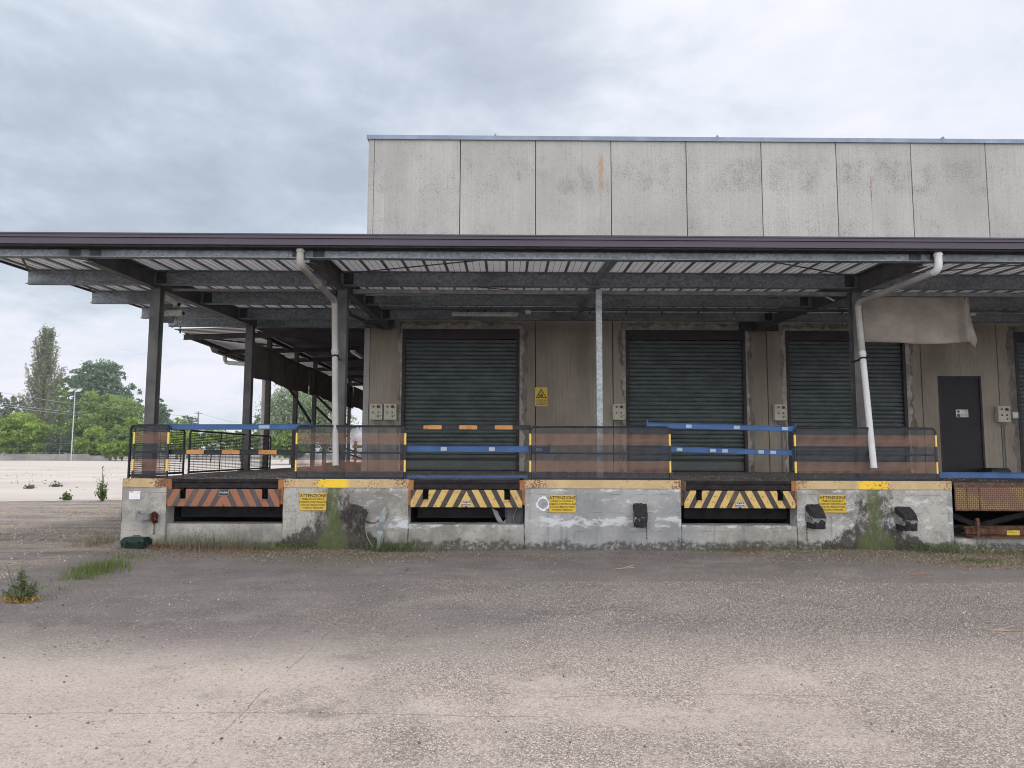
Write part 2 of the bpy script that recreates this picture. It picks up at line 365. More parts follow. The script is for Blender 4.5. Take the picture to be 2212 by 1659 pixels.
def m_dock():
    g = G('stained_dock_concrete', .9, 0, .25); x, y, z = g.xyz()
    big = g.noise(1.3, 7, .62); fine = g.noise(22, 8, .7)
    c = g.mix(g.step(big, .34, .64), (.185,.178,.162), (.37,.355,.33))
    c = g.mix(g.mul(g.step(fine, .5, .66), .5), c, (.14,.13,.12)); c = g.mix(g.mul(g.step(g.noise(6, 8, .75, off=(2,0,3)), .52, .68), .45), c, (.17,.155,.135)); c = g.mix(g.step(g.vor(17), .0, .07, .8, 0), c, (.09,.08,.075))
    # cooler, smoother casting on the middle blocks
    c = g.mix(g.mul(g.win(x, .3, 3.4, .4), .5), c, g.mix(big, (.20,.22,.24), (.32,.34,.36)))
    # board marks: faint horizontal lines
    for bz in (.31, .62, .93):
        d = g.mt('ABSOLUTE', g.mt('SUBTRACT', z, g.mt('ADD', bz-.03, g.mul(g.noise(2, 5, .6, (1,1,.2)), .06))))
        c = g.mix(g.mul(g.step(d, .002, .008, 1, 0), g.step(g.noise(3.3, 5, off=(bz*9,0,0)), .48, .58), .6), c, (.11,.10,.09))
    # grey vertical damp streaks
    c = g.mix(g.mul(g.step(g.noise(1, 4, .6, (5.5,1,.35), off=(1.3,0,0)), .58, .70), .45), c, (.13,.15,.17))
    # lime bloom: white clouds in a band at mid height, crusty edges
    n_ = g.noise(3.4, 10, .76, (1,1,1.9), dist=.35, off=(4,0,1))
    bandz = g.mx(g.win(z, .36, .56, .07), g.mul(g.win(z, .62, .95, .12), .55), g.mul(g.win(z, .96, 1.03, .03), .8))
    lime = g.mul(g.step(g.mt('ADD', n_, g.mul(bandz, .17)), .62, .72), g.mx(g.win(x, -2.6, -1.5, .2), g.win(x, .5, 8, .3), g.win(x, -1.7, .4, .2)), g.step(bandz, .1, .4))
    c = g.mix(g.mul(lime, .85), c, (.50,.52,.54))
    # pale streaky veil
    c = g.mix(g.mul(g.step(g.noise(1, 6, .7, (7,1,1.3), off=(0,0,7)), .55, .8), .5, g.win(x, 4.2, 8, .3)), c, (.56,.58,.60))
    # damp dark foot with a ragged top edge
    e = g.mt('ADD', g.mul(g.noise(3.2, 7, .7, (1,1,.7)), .42), -.10)
    foot = g.step(g.mt('SUBTRACT', z, e), -.02, .05, 1, 0)
    foot = g.mul(foot, g.step(g.noise(14, 6, .75), .36, .52), g.step(x, -5.9, -3.0))
    c = g.mix(g.mul(foot, .85), c, (.055,.05,.045))
    # black and green growth under each downpipe outlet
    for px_ in (-2.93, 6.27):
        dx = g.mt('ABSOLUTE', g.mt('SUBTRACT', x, g.mt('ADD', px_-.10, g.mul(g.noise(3.5, 5, .6), .2))))
        wid = g.step(z, .0, .52, 1.0, 0.0)
        rag = g.mul(g.mt('SUBTRACT', g.noise(5.5, 10, .78, (1,1,.55), off=(px_,0,0)), .5), 1.0)
        blk = g.step(g.mt('ADD', g.mt('SUBTRACT', dx, g.mul(wid, .62)), g.mul(rag, 1.0)), .27, .36, 1, 0)
        blk = g.mul(blk, g.step(g.mt('ADD', g.noise(11, 8, .8, (1,1,.6)), g.mul(wid, .12)), .40, .56), g.step(z, .80, 1.04, 1, .35))
        c = g.mix(g.mul(blk, .9), c, g.mix(fine, (.018,.016,.014), (.052,.046,.038)))
        grn = g.mul(g.step(g.mt('ADD', g.mt('SUBTRACT', dx, g.mul(wid, .20)), g.mul(rag, .22)), .07, .15, 1, 0), g.step(g.noise(7, 8, .78), .28, .52))
        c = g.mix(g.mul(grn, .85), c, g.mix(fine, (.045,.062,.022), (.115,.135,.058)))
    return g.end(c, bump=g.mt('ADD', fine, g.mul(lime, .5)), bd=.008)
DOCK = m_dock()
def m_deck():
    g = G('littered_deck_concrete', .95, 0, .2); f_ = g.noise(20, 8, .8)
    c = g.mix(g.step(g.noise(1.2, 5), .3, .7), (.11,.10,.095), (.19,.175,.165)); c = g.mix(g.step(f_, .5, .62), c, (.05,.045,.04))
    c = g.mix(g.step(g.vor(30), .0, .16, 1, 0), c, (.3,.29,.27)); return g.end(c, bump=f_, bd=.02)
DECK = m_deck()
def m_ground():
    g = G('worn_asphalt', .93, 0, .25); x, y, z = g.xyz()
    big = g.noise(.38, 5, .6, (1,.8,1)); mid = g.noise(1.6, 6, .65); fine = g.noise(16, 6, .7); tiny = g.noise(90, 4, .7)
    dark = g.mix(g.step(mid, .3, .7), (.162,.145,.146), (.240,.216,.210))
    near_col = g.mix(g.step(g.noise(.7, 5, .6, off=(5,2,0)), .35, .65), (.48,.41,.385), (.54,.475,.425))
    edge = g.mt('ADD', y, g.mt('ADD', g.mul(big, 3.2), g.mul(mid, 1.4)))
    near = g.step(edge, 7.4, 9.6, 1, 0)                         # paler, warmer ground towards the camera, uneven edge
    c = g.mix(g.mul(near, .88), dark, near_col)
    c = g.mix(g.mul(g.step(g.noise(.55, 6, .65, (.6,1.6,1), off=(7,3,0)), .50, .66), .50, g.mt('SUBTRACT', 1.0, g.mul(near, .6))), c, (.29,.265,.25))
    c = g.mix(g.mul(g.step(g.noise(.8, 5, .6, (.5,1.6,1), off=(1,8,0)), .54, .68), .55, g.step(y, 7.5, 9.5)), c, (.17,.155,.105))
    # grit: three sizes of light chips and dark pits
    for sc, th, am in ((34, .16, .40), (58, .22, .42), (95, .26, .4)):
        v = g.vor(sc, (1,1,1)); k = g.step(g.noise(1.5, 4, off=(sc,0,0)), .35, .62, .25, 1.0)
        c = g.mix(g.mul(g.step(v, th*.55, th, 1, 0), k, am), c, g.mix(near, (.42,.40,.40), (.60,.56,.50)))
    c = g.mix(g.mul(g.step(fine, .56, .70), .5), c, (.10,.09,.088)); c = g.mix(g.mul(g.step(tiny, .54, .66), .42), c, (.12,.11,.10))
    # packed gravel skin: rounded chips with dark gaps, denser to the right
    dens = g.step(g.mt('ADD', g.noise(.75, 5, .6, off=(4,4,0)), g.mul(x, .035)), .40, .60, .18, 1)
    dens = g.mul(dens, g.step(g.mt('ADD', y, g.mul(mid, 2.4)), 9.2, 12.2, 1, .06))
    for sc, am in ((46, .62), (80, .8)):
        cv = g.vor(sc, out='Color'); q = g.n('ShaderNodeSeparateColor'); g.l(cv, q.inputs[0]); dd = g.vor(sc)
        chip = g.mix(g.step(q.outputs[0], .1, .9), (.30,.262,.238), (.74,.665,.60)); chip = g.mix(g.step(dd, .32, .54), chip, (.17,.145,.13))
        c = g.mix(g.mul(dens, g.step(q.outputs[1], .25, .4), am), c, chip)
    # joints between the poured lanes and a wandering crack
    for jx, a_, w_, y0, y1 in ((-1.62, .16, .006, 3.0, 12.3), (2.15, .25, .004, 4.2, 7.2), (-9.5, .3, .02, 9, 22)):
        d = g.mt('ABSOLUTE', g.mt('SUBTRACT', x, g.mt('ADD', jx-a_/2, g.mul(g.noise(1.6, 6, .6), a_))))
        c = g.mix(g.mul(g.step(d, w_*.4, w_, 1, 0), g.win(y, y0, y1, .2), g.step(g.noise(2.2, 5, .7), .40, .55), .75), c, (.09,.08,.07))
    for jy, a_, w_, x0, x1 in ((4.75, .10, .007, -4, .4), (5.15, .3, .006, .2, 3), (9.9, .5, .008, -3.4, -1.3)):
        d = g.mt('ABSOLUTE', g.mt('SUBTRACT', y, g.mt('ADD', jy-a_/2, g.mul(g.noise(1.2, 6, .6, off=(3,3,3)), a_))))
        c = g.mix(g.mul(g.step(d, w_*.4, w_, 1, 0), g.win(x, x0, x1, .2), .6), c, (.08,.07,.065))
    # faint curved wheel tracks and old damp blotches
    for tx, ty, tr_, tw_, ta, tcol in ((-9, 24, 17.4, .16, .30, (.36,.33,.29)), (-9, 24, 19.1, .18, .26, (.36,.33,.29)), (12, 22, 13.6, .2, .24, (.34,.31,.28)), (12, 22, 15.3, .2, .22, (.10,.09,.085)), (-20, 2, 19.2, .25, .2, (.12,.11,.10))):
        dd_ = g.mt('SQRT', g.mt('ADD', g.mt('POWER', g.mt('SUBTRACT', x, tx), 2.0), g.mt('POWER', g.mt('SUBTRACT', y, ty), 2.0)))
        dd_ = g.mt('ABSOLUTE', g.mt('SUBTRACT', dd_, g.mt('ADD', tr_, g.mul(big, .5))))
        c = g.mix(g.mul(g.step(dd_, tw_*.3, tw_*1.5, 1, 0), g.step(mid, .40, .58), ta), c, tcol)
    c = g.mix(g.mul(g.step(g.noise(.95, 6, .7, off=(11,3,0)), .57, .68), .55), c, (.15,.13,.12))
    c = g.mix(g.mul(g.step(g.noise(3.1, 7, .75, (.6,1.2,1), off=(3,13,0)), .60, .70), .45), c, (.13,.115,.105))
    # humus and leaf litter against the dock
    foot = g.step(g.mt('ADD', y, g.mul(mid, 2.0)), 12.2, 13.3)
    foot = g.mul(foot, g.win(x, -9, 20, .5), g.step(y, 18, 20, 1, 0), g.mx(g.win(x, -6.2, -1.9, .4), g.win(x, 4.4, 20, .5), .25))
    c = g.mix(g.mul(foot, g.step(fine, .36, .6), .8), c, (.085,.075,.055))
    moss = g.mul(g.mx(g.win(x, 5.2, 8.6, .6), g.mul(g.win(x, -3.9, -1.9, .4), .9)), g.win(y, 10.9, 12.9, .5), g.step(mid, .42, .6))
    c = g.mix(g.mul(moss, .55), c, (.10,.11,.055))
    # broken, gravelly ground west of the dock
    gy = g.mul(g.step(g.mt('ADD', x, g.mul(mid, 1.2)), -6.2, -5.4, 1, 0), g.win(y, 9.5, 26, 1.0))
    c = g.mix(g.mul(gy, g.step(g.noise(.9, 6, .72, (.35,1.6,1)), .40, .58), .85), c, (.37,.315,.265)); c = g.mix(g.mul(gy, g.step(g.noise(5, 8, .8, (.5,1.4,1)), .50, .60), .6), c, (.11,.095,.085))
    gr = g.noise(34, 5, .8, off=(7,7,0)); gr2 = g.noise(62, 3, .75, off=(1,7,0))
    c = g.mix(g.mul(g.step(gr, .54, .64), g.mt('ADD', g.mul(near, .35), .12)), c, (.10,.085,.075)); c = g.mix(g.mul(g.step(gr, .46, .36), .30), c, (.56,.50,.44)); c = g.mix(g.mul(g.step(gr2, .56, .64), .35), c, (.12,.10,.09))
    h = g.mt('ADD', g.mul(fine, .6), g.mt('ADD', g.mul(tiny, .35), g.mul(g.mt('SUBTRACT', 1.0, g.vor(40)), .35)))
    return g.end(c, bump=h, bd=.03, bs=.9)
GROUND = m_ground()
def m_yard():
    g = G('pale_concrete_yard', .9, 0, .2); x, y, z = g.xyz()
    c = g.mix(g.step(g.noise(.12, 5, .6, (.5,1.5,1)), .3, .7), (.42,.385,.36), (.52,.485,.455))
    c = g.mix(g.mul(g.step(g.noise(1.2, 6, .7, (.3,1,1)), .55, .75), .35), c, (.36,.33,.30))
    for ax, sp_, w_ in ((y, 7.0, .006), (x, 9.0, .006)):
        d = g.mt('ABSOLUTE', g.mt('SUBTRACT', g.mt('FRACT', g.mt('DIVIDE', g.mt('ADD', ax, g.mul(g.noise(.3, 3), .4)), sp_)), .5))
        c = g.mix(g.mul(g.step(d, w_*.5, w_, 1, 0), .6), c, (.20,.18,.15))
    return g.end(c)
YARD = m_yard()
def m_leaf(name, a, b, c_=None, trans=.25):
    g = G(name, .6, 0, .3); nz = g.noise(.45, 3, .6); n2_ = g.noise(8, 2)
    at = g.n('ShaderNodeAttribute', attribute_name='tone')
    c = g.mix(at.outputs['Fac'], a, b); c = g.mix(g.mul(n2_, .35), c, tuple(x*.55 for x in a))
    if c_: c = g.mix(g.mul(g.step(nz, .5, .65), .6), c, c_)
    g.b.inputs['Transmission Weight'].default_value = 0
    m_ = g.end(c)
    tr = g.n('ShaderNodeBsdfTranslucent'); g.l(c, tr.inputs[0]); ms = g.n('ShaderNodeMixShader'); ms.inputs[0].default_value = trans
    o = [n_ for n_ in g.t.nodes if n_.type == 'OUTPUT_MATERIAL'][0]
    g.l(g.b.outputs[0], ms.inputs[1]); g.l(tr.outputs[0], ms.inputs[2]); g.l(ms.outputs[0], o.inputs[0]); return m_
BARK = simple('bark', (.11,.095,.08), .9, 0, .3, 3)
# ------------------------------------------------------------------ 1. ground
def gh(x, y):            # gentle relief, rising a little west of the dock
    h = .012*math.sin(x*1.3+.5)*math.sin(y*1.1)+.010*math.sin(x*.6+y*.9)
    l_ = 1/(1+math.exp((x+5.6)*2.2)); h += .11*l_*math.exp(-((y-13.5)/3.2)**2)
    near = 1 if y < 16 else max(0, (20-y)/4)
    return h*near
def lin(lst): return [q for q in lst]
xs = [-900,-400,-200,-100,-60,-40,-25,-18]+list(np.arange(-15,15.01,.3))+[18,25,40,80,200,500,900]
ys = [-60,-20,-8]+list(np.arange(-2,20.01,.3))+[22,25,30,40,60,100,200,400,800,1800]
V = [(x, y, gh(x, y) if -2 <= y < 20 and -15 <= x <= 15 else 0) for y in ys for x in xs]; nx = len(xs)
Q = [(j*nx+i, j*nx+i+1, (j+1)*nx+i+1, (j+1)*nx+i) for j in range(len(ys)-1) for i in range(nx-1)]
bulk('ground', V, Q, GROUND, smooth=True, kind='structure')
yb = MB(); top = [(-260, 23.5),(-100, 24.2),(-60, 24.6)]; x = -40.0; ry = random.Random(2); yy = 24.8
while x < -3.7: yy += ry.uniform(-.22, .22)+(24.9-yy)*.25; top.append((x, yy)); x += .35 if x > -22 else 1.2
top.append((-3.7, 25.0))
vs = [(x, y, .008) for x, y in top]+[(x, 190, .008) for x, y in top]; n = len(top)
yb.add(vs, [(i, i+1, n+i+1, n+i) for i in range(n-1)]); yb.build('concrete_yard', YARD, kind='structure')
# ------------------------------------------------------------------ 2. warehouse
YW, ZD = 19.3, 1.165
WX1 = 27.0
wh = thing('warehouse', 'long warehouse of tall grey combed concrete panels rising above the canopy', 'warehouse', (11.6, YW, 0))
JX = [-3.60]+[-1.28+2.031*i for i in range(15)]
OPEN = [(-2.75, .33, ZD, 4.88), (3.12, 6.28, ZD, 4.88), (7.34, 10.50, ZD, 4.88), (11.33, 12.47, ZD, 3.70), (13.40, 16.56, ZD, 4.88)]
for i in range(len(JX)-1):
    a, b = JX[i]+.011, JX[i+1]-.011
    cuts = sorted({a, b} | {q for o in OPEN for q in (o[0], o[1]) if a < q < b}); mb = MB(); lo = MB()
    lv = MB()
    for c0, c1 in zip(cuts[:-1], cuts[1:]):
        m_ = (c0+c1)/2; o = [o for o in OPEN if o[0] < m_ < o[1]]
        z = o[0][3] if o else ZD
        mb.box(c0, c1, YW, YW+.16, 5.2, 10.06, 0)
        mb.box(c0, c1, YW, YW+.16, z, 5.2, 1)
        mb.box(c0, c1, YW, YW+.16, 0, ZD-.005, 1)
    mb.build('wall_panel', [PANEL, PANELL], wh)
MB().box(-3.75, -3.60, YW-.004, YW+.18, 0, 10.06).build('corner_post', PANEL, wh, bevel=.006)
MB().box(-3.74, WX1, YW+.17, 46, 0, 10.0).build('inner_wall', simple('dark_core', (.03,.03,.03), .9), wh)
MB().box(-3.77, -3.742, YW+.19, 46, 0, 10.02).build('side_wall', PANELL, wh)
cx = [-3.80, XX(1070, YW, 300), XX(1548, YW, 300), XX(2034, YW, 300), 19.5, WX1]
for i in range(5):
    b = MB().box(cx[i]+.0, cx[i+1]-.002, YW-.07, YW+.5, 10.065, 10.14).box(cx[i], cx[i+1]-.002, YW-.075, YW-.07, 10.03, 10.145)
    if i: b.box(cx[i]-.03, cx[i]+.03, YW-.085, YW-.076, 10.02, 10.17).box(cx[i]-.012, cx[i]+.012, YW-.09, YW+.3, 10.146, 10.20)
    b.build('coping', COPING, wh)
SHUT = None
def m_shutter():
    g = G('dusty_green_shutter', .55, .1); z = g.xyz()[2]
    c = g.mix(g.step(g.noise(2.5, 6, .65, (1,1,2)), .3, .7), (.028,.038,.038), (.064,.080,.078))
    c = g.mix(g.mul(g.step(g.noise(.8, 5, .6, (1,1,1.5), off=(3,0,1)), .5, .66), .45), c, (.035,.042,.045)); c = g.mix(g.mul(g.step(g.mt('ADD', z, g.mul(g.noise(2, 6), .5)), 1.5, 2.1, 1, 0), .5), c, (.10,.10,.09)); c = g.mix(g.mul(g.step(g.noise(5, 7, .75, (.25,1,1.3), off=(0,0,9)), .62, .68), .35), c, (.17,.18,.17))
    c = g.mix(g.mul(g.step(g.noise(38, 5, .8), .55, .7), .5), c, (.19,.20,.19))
    c = g.mix(g.step(g.vor(2.2, (1,1,1.6)), .0, .03, 1, 0), c, (.6,.6,.6))
    return g.end(c, bump=g.noise(60, 3), bd=.002)
SHUT = m_shutter()
FRAME = simple('dark_brown_frame', (.030,.022,.028), .6, 0, .25, 6, (.07,.05,.045), .4)
def shutter(o, name='roller_door'):
    x0, x1, z0, z1 = o
    fr = MB().box(x0, x0+.085, YW-.02, YW+.14, z0, z1).box(x1-.085, x1, YW-.02, YW+.14, z0, z1).box(x0+.085, x1-.085, YW-.02, YW+.14, z1-.26, z1)
    f_ = fr.build(name, FRAME, wh, bevel=.004)
    m_ = MB(); p = .1085; zb = z0+.30; prof = [(0, -.045), (.020, -.045), (.021, .020), (.035, .032), (.070, .040), (.098, .040), (.1075, .034)]; pts = [(z0, 0.0), (z0+.06, .0), (z0+.065, .02), (z0+.15, .02), (z0+.155, 0), (z0+.27, 0), (z0+.275, .02)]
    z = zb
    while z < z1-.2:
        for dz, dy in prof: pts.append((z+dz, dy))
        z += p
    v = []; f2 = []
    for k, (zz, dy) in enumerate(pts): v += [(x0+.06, YW+.10-dy, zz), (x1-.06, YW+.10-dy, zz)]
    for k in range(len(pts)-1): f2.append((2*k, 2*k+1, 2*k+3, 2*k+2))
    m_.add(v, f2); m_.build('shutter_curtain', SHUT, f_)
    MB().box(x0+.09, x1-.09, YW+.055, YW+.075, z0, z0+.035).build('bottom_bar', BLACKST, f_)
for o in (OPEN[0], OPEN[1], OPEN[2], OPEN[4]): shutter(o)
x0, x1, z0, z1 = OPEN[3]
pf = MB().box(x0, x0+.05, YW-.01, YW+.1, z0, z1).box(x1-.05, x1, YW-.01, YW+.1, z0, z1).box(x0+.05, x1-.05, YW-.01, YW+.1, z1-.05, z1).build('personnel_door', FRAME, wh)
MB().box(x0+.052, x1-.052, YW+.02, YW+.06, z0+.02, z1-.052).build('door_leaf', simple('dark_brown_door', (.014,.011,.015), .5, 0, .2, 3), pf)
MB().box(x0+.0, x1, YW-.03, YW+.015, z0, z0+.02).build('threshold', simple('threshold', (.2,.2,.2), .5), pf)
# ragged mortar bands round the shutter openings (wear of the wall itself)
def ragged(pts_in, pts_out): pass
def mortar_band(o, seed, mat_, wl_=.16, wr=.16, wt=.17, y=.004):
    r = random.Random(seed); x0, x1, z0, z1 = o; m_ = MB()
    def jag(n_, base): 
        v_ = base; L = []
        for _ in range(n_): v_ += (base-v_)*.35+r.uniform(-.045, .045); L.append(max(.04, v_))
        return L
    n_ = 44
    for side, base in ((-1, wl_), (1, wr)):
        L = jag(n_, base); xe = x0 if side < 0 else x1; v = []
        for k in range(n_):
            z = z0+(z1-z0)*k/(n_-1); v += [(xe, YW-y, z), (xe+side*L[k], YW-y, z)]
        m_.add(v, [(2*k, 2*k+1, 2*k+3, 2*k+2) for k in range(n_-1)])
        m_.add([(xe+side*L[k], yy, z0+(z1-z0)*k/(n_-1)) for k in range(n_) for yy in (YW-y, YW+.001)], [(2*k, 2*k+1, 2*k+3, 2*k+2) for k in range(n_-1)])
    L = jag(n_, wt); v = []
    for k in range(n_):
        x = (x0-wl_*.8)+(x1-x0+(wl_+wr)*.8)*k/(n_-1); v += [(x, YW-y-.001, z1), (x, YW-y-.001, min(z1+L[k], 5.1))]
    m_.add(v, [(2*k, 2*k+1, 2*k+3, 2*k+2) for k in range(n_-1)])
    m_.build('mortar_patch', mat_, wh)
mortar_band(OPEN[0], 1, MORTARD, .09, .19, .22, .003); mortar_band(OPEN[0], 11, MORTAR, .05, .10, .13, .007)
mortar_band(OPEN[1], 2, MORTARD, .14, .15, .20, .003); mortar_band(OPEN[1], 12, MORTAR, .10, .08, .12, .007)
mortar_band(OPEN[2], 3, MORTARD, .10, .16, .18, .003); mortar_band(OPEN[2], 13, MORTAR, .06, .10, .11, .007)
mortar_band(OPEN[4], 4, MORTARD, .16, .1, .18, .003)
# ------------------------------------------------------------------ 3. loading dock
YF = 12.7
dk = thing('loading_dock', 'raised stained concrete loading dock with yellow steel edge along the warehouse', 'loading dock', (1, YF, 0))
SEG = [(-6.50, -5.75), (-3.78, -1.66), (.31, 2.97), (4.94, 7.60)]
BAY = [(-5.75, -3.78), (-1.66, .31), (2.97, 4.94), (7.60, 12.2)]
PD = 15.3
def rough_face_box(m_, x0, x1, y0, y1, z0, z1, seed, amp=.006, step=.09):
    # front face as a slightly uneven grid, the other faces plain
    r = random.Random(seed); nx_ = max(2, int((x1-x0)/step)); nz_ = max(2, int((z1-z0)/step)); v = []
    for j in range(nz_+1):
        for i in range(nx_+1):
            e = i in (0, nx_) or j in (0, nz_); ex = r.uniform(-.008, .004) if i == nx_ else (r.uniform(-.004, .008) if i == 0 else 0)
            v.append((x0+(x1-x0)*i/nx_+ex, y0+(r.uniform(0, .012) if e else r.uniform(-amp, amp)*.5), z0+(z1-z0)*j/nz_))
    m_.add(v, [(j*(nx_+1)+i, j*(nx_+1)+i+1, (j+1)*(nx_+1)+i+1, (j+1)*(nx_+1)+i) for j in range(nz_) for i in range(nx_)], sm=False)
    m_.add([(x0,y0,z0),(x1,y0,z0),(x1,y1,z0),(x0,y1,z0),(x0,y0,z1),(x1,y0,z1),(x1,y1,z1),(x0,y1,z1)], [(4,5,6,7),(1,2,6,5),(2,3,7,6),(3,0,4,7)])
for k, (a, b) in enumerate(SEG):
    m_ = MB(); rough_face_box(m_, a, b, YF, PD, -.2, 1.032, k); m_.build('dock_wall', DOCK, dk)
    MB().box(a, b, YF+.02, PD, 1.034, ZD).build('deck_slab', DECK, dk)
    y = MB().box(a-.0, b, YF-.008, YF+.002, 1.028, ZD+.003).box(a, b, YF+.002, YF+.10, ZD+.0005, ZD+.006)
    for q in np.arange(a+.3, b, .66): y.box(q, q+.004, YF-.0095, YF-.008, 1.03, ZD)
    y.build('edge_angle', YEDGE, dk, bevel=.002)
for k, (a, b) in enumerate(BAY[:3]):
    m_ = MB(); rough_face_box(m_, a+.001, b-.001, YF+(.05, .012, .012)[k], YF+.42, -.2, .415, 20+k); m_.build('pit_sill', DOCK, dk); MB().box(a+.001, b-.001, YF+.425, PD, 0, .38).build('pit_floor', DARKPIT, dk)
    for s_ in (a+.001, b-.009): MB().box(s_, s_+.008, YF+.32, PD, .38, ZD-.05).build('pit_side', DARKPIT, dk)  # thin dark sheets lay the pit's shade over the concrete sides
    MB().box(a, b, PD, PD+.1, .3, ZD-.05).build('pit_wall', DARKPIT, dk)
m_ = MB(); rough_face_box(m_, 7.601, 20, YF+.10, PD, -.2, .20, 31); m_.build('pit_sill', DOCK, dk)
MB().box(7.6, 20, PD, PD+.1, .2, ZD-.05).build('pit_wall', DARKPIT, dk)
MB().box(-6.50, 24, PD, YW-.001, .2, ZD).build('deck_slab', DECK, dk)
MB().box(-6.60, -3.78, YW, 36, .2, ZD-.002).build('deck_slab', DECK, dk)
MB().box(-6.60, -6.5, PD, 36, 1.0, ZD+.01).build('edge_angle', ORANGE, dk)
# torn corner nick of the yellow angle
# ------------------------------------------------------------------ 4. dock levellers
SGN_BLACK = simple('black_sign_plate', (.02,.02,.02), .4); INKW = simple('white_lettering', (.7,.7,.7), .5, 0, .02); INKB = simple('black_lettering', (.03,.028,.02), .5, 0, .1)
def leveller(k, lipmat, label, plate_z, rough_plate=False):
    a, b = BAY[k]; xc = (a+b)/2; hw = (b-a)/2
    t = thing('dock_leveller', label, 'dock leveller', (xc, YF, ZD), 'dock levellers set in the loading dock', world=False)
    # plate carried on top, front frame, lip
    MB().box(-hw+.07, hw-.07, .02, PD-YF, -.03, -.008).build('deck_plate', DECK, t)
    f_ = MB().box(-hw+.075, hw-.075, -.012, .018, -.030, .004).box(-hw+.09, hw-.09, .02, .06, -.15, -.04).box(-hw+.05, hw-.05, .25, .30, -.38, -.03)
    f_.tube([(-hw+.08, .0, -.045), (hw-.08, .0, -.045)], .012, 8)
    for q in np.linspace(-hw+.25, hw-.25, 6): f_.box(q-.01, q+.01, .019, .25, -.2, -.031)
    f_.build('front_frame', BLACKST, t)
    n_ = .10; z0, z1 = -.445, -.165; e = hw-.045; n0 = e-.20; z2 = z1-.165
    lp = MB()
    for s in (-1, 1):
        pass
    P = [(-e, z0), (e, z0), (e, z1), (n0, z1), (n0-.0, z2), (n0-n_, z2), (n0-n_, z1), (-n0+n_, z1), (-n0+n_, z2), (-n0, z2), (-n0, z1), (-e, z1)]
    lp.prism(P, -.055, -.030); lp.bar((-e, -.035, z0-.004), (e, -.035, z0-.004), .06, .012)
    for s in (-1, 1): lp.box(s*(n0-n_/2)-n_/2-.01, s*(n0-n_/2)+n_/2+.01, -.075, -.056, z2-.02, z2-.008)
    lp.build('lip', lipmat, t)
    m_ = MB().box(-hw+.12, hw-.06, .32, .36, z0-.20, z0+.12).box(-hw+.12, hw-.06, .33, .9, z0-.22, z0-.201)
    m_.tube([(0, .315, z0-.06), (0, .30, z0-.06)], .025, 10); m_.build('lifting_frame', simple('shade_dark_steel', (.012,.011,.013), .9, 0, .4, 6), t)  # frame colour taken near black for the shade in the pit
    for s in (-1, 1):
        m_ = MB().box(s*hw-(.085 if s > 0 else 0), s*hw+(0 if s > 0 else .085), -.014, .01, -.42, -.002)
        m_.box(s*hw-(.012 if s > 0 else 0), s*hw+(0 if s > 0 else .012), .011, .3, -.42, -.002)
        m_.build('side_angle', ORANGE if (k, s) in ((0, 1), (1, 1), (1, -1), (2, 1)) else RUSTM if k else ORANGE, t)
    pw, ph = (.078, .030) if not rough_plate else (.085, .042)
    pl = MB().box(-pw, pw, -.062, -.0555, plate_z-ph*1.25, plate_z+ph*1.25).build('nameplate', SGN_BLACK, t)
    bd = MB(); i = .006
    for q in ((-pw+i, pw-i, plate_z+ph*1.25-i-.004, plate_z+ph*1.25-i), (-pw+i, pw-i, plate_z-ph*1.25+i, plate_z-ph*1.25+i+.004)): bd.box(q[0], q[1], -.0635, -.062, q[2], q[3])
    for s in (-1, 1): bd.box(s*(pw-i)-.002, s*(pw-i)+.002, -.0635, -.062, plate_z-ph*1.25+i, plate_z+ph*1.25-i)
    v, q = text_mb('Stöcklin', .046, 0, -.0625, plate_z+.004, off=.001); bd.add(v, q); bd.box(-.05, .05, -.0635, -.062, plate_z-.024, plate_z-.020)
    bd.build('lettering', INKW if not rough_plate else simple('worn_white_lettering', (.45,.45,.45), .6, 0, .5, 60, (.03,.03,.03), .9), pl)
    return t
leveller(0, LIP1, 'dock leveller with faded orange and grey striped lip at the left end of the dock', -.225, True)
leveller(1, LIP2, 'dock leveller with flaking yellow and black lip, rubber block lying in its pit', -.395)
leveller(2, LIP2, 'dock leveller with yellow and black lip and an empty pit, left of the leaning bumpers', -.395)
# tread plate lift at the right end
lt = thing('lift_table', 'rusty lift platform with yellow tread plate apron at the right end of the dock', 'lift platform', (9.9, YF, ZD), world=False)
LX0, LX1 = 7.64-9.9, 12.1-9.9
MB().box(LX0, LX1, .0, 2.5, -.06, -.012).build('deck_plate', simple('rusty_deck_plate', (.07,.05,.045), .8, 0, .4, 6, (.16,.11,.06), .6, .004), lt)
MB().prism([(LX0, -.07), (LX0, -.475), (LX1, -.475), (LX1, -.07)], -.02, .0).build('apron', TREAD, lt)
m_ = MB().box(LX0-.01, LX1, -.03, -.021, -.49, -.465).box(LX0-.01, LX1, -.03, -.021, -.085, -.06).box(LX0-.01, LX0+.012, -.03, -.021, -.465, -.085).box(LX0+.20, LX0+.215, -.028, -.021, -.465, -.085).box(LX0+.41, LX0+.425, -.028, -.021, -.465, -.085)
m_.build('apron_frame', simple('rusty_brown_frame', (.10,.05,.04), .8, 0, .4, 9), lt)
m_ = MB().bar((LX0+.30, .25, -.86), (LX1, .25, -.86), .05, .10).bar((LX0+.28, .12, -.935), (LX1, .12, -.935), .30, .03).bar((LX0+.3, .30, -.80), (LX1, .30, -.80), .08, .05)
m_.build('base_frame', RUSTM, lt)
m_ = MB().bar((LX0+.43, .10, -.95), (LX0+.43, .10, -.62), .05, .05).box(LX0+.395, LX0+.465, .07, .14, -.66, -.645); m_.build('stop_post', RUSTM, lt)
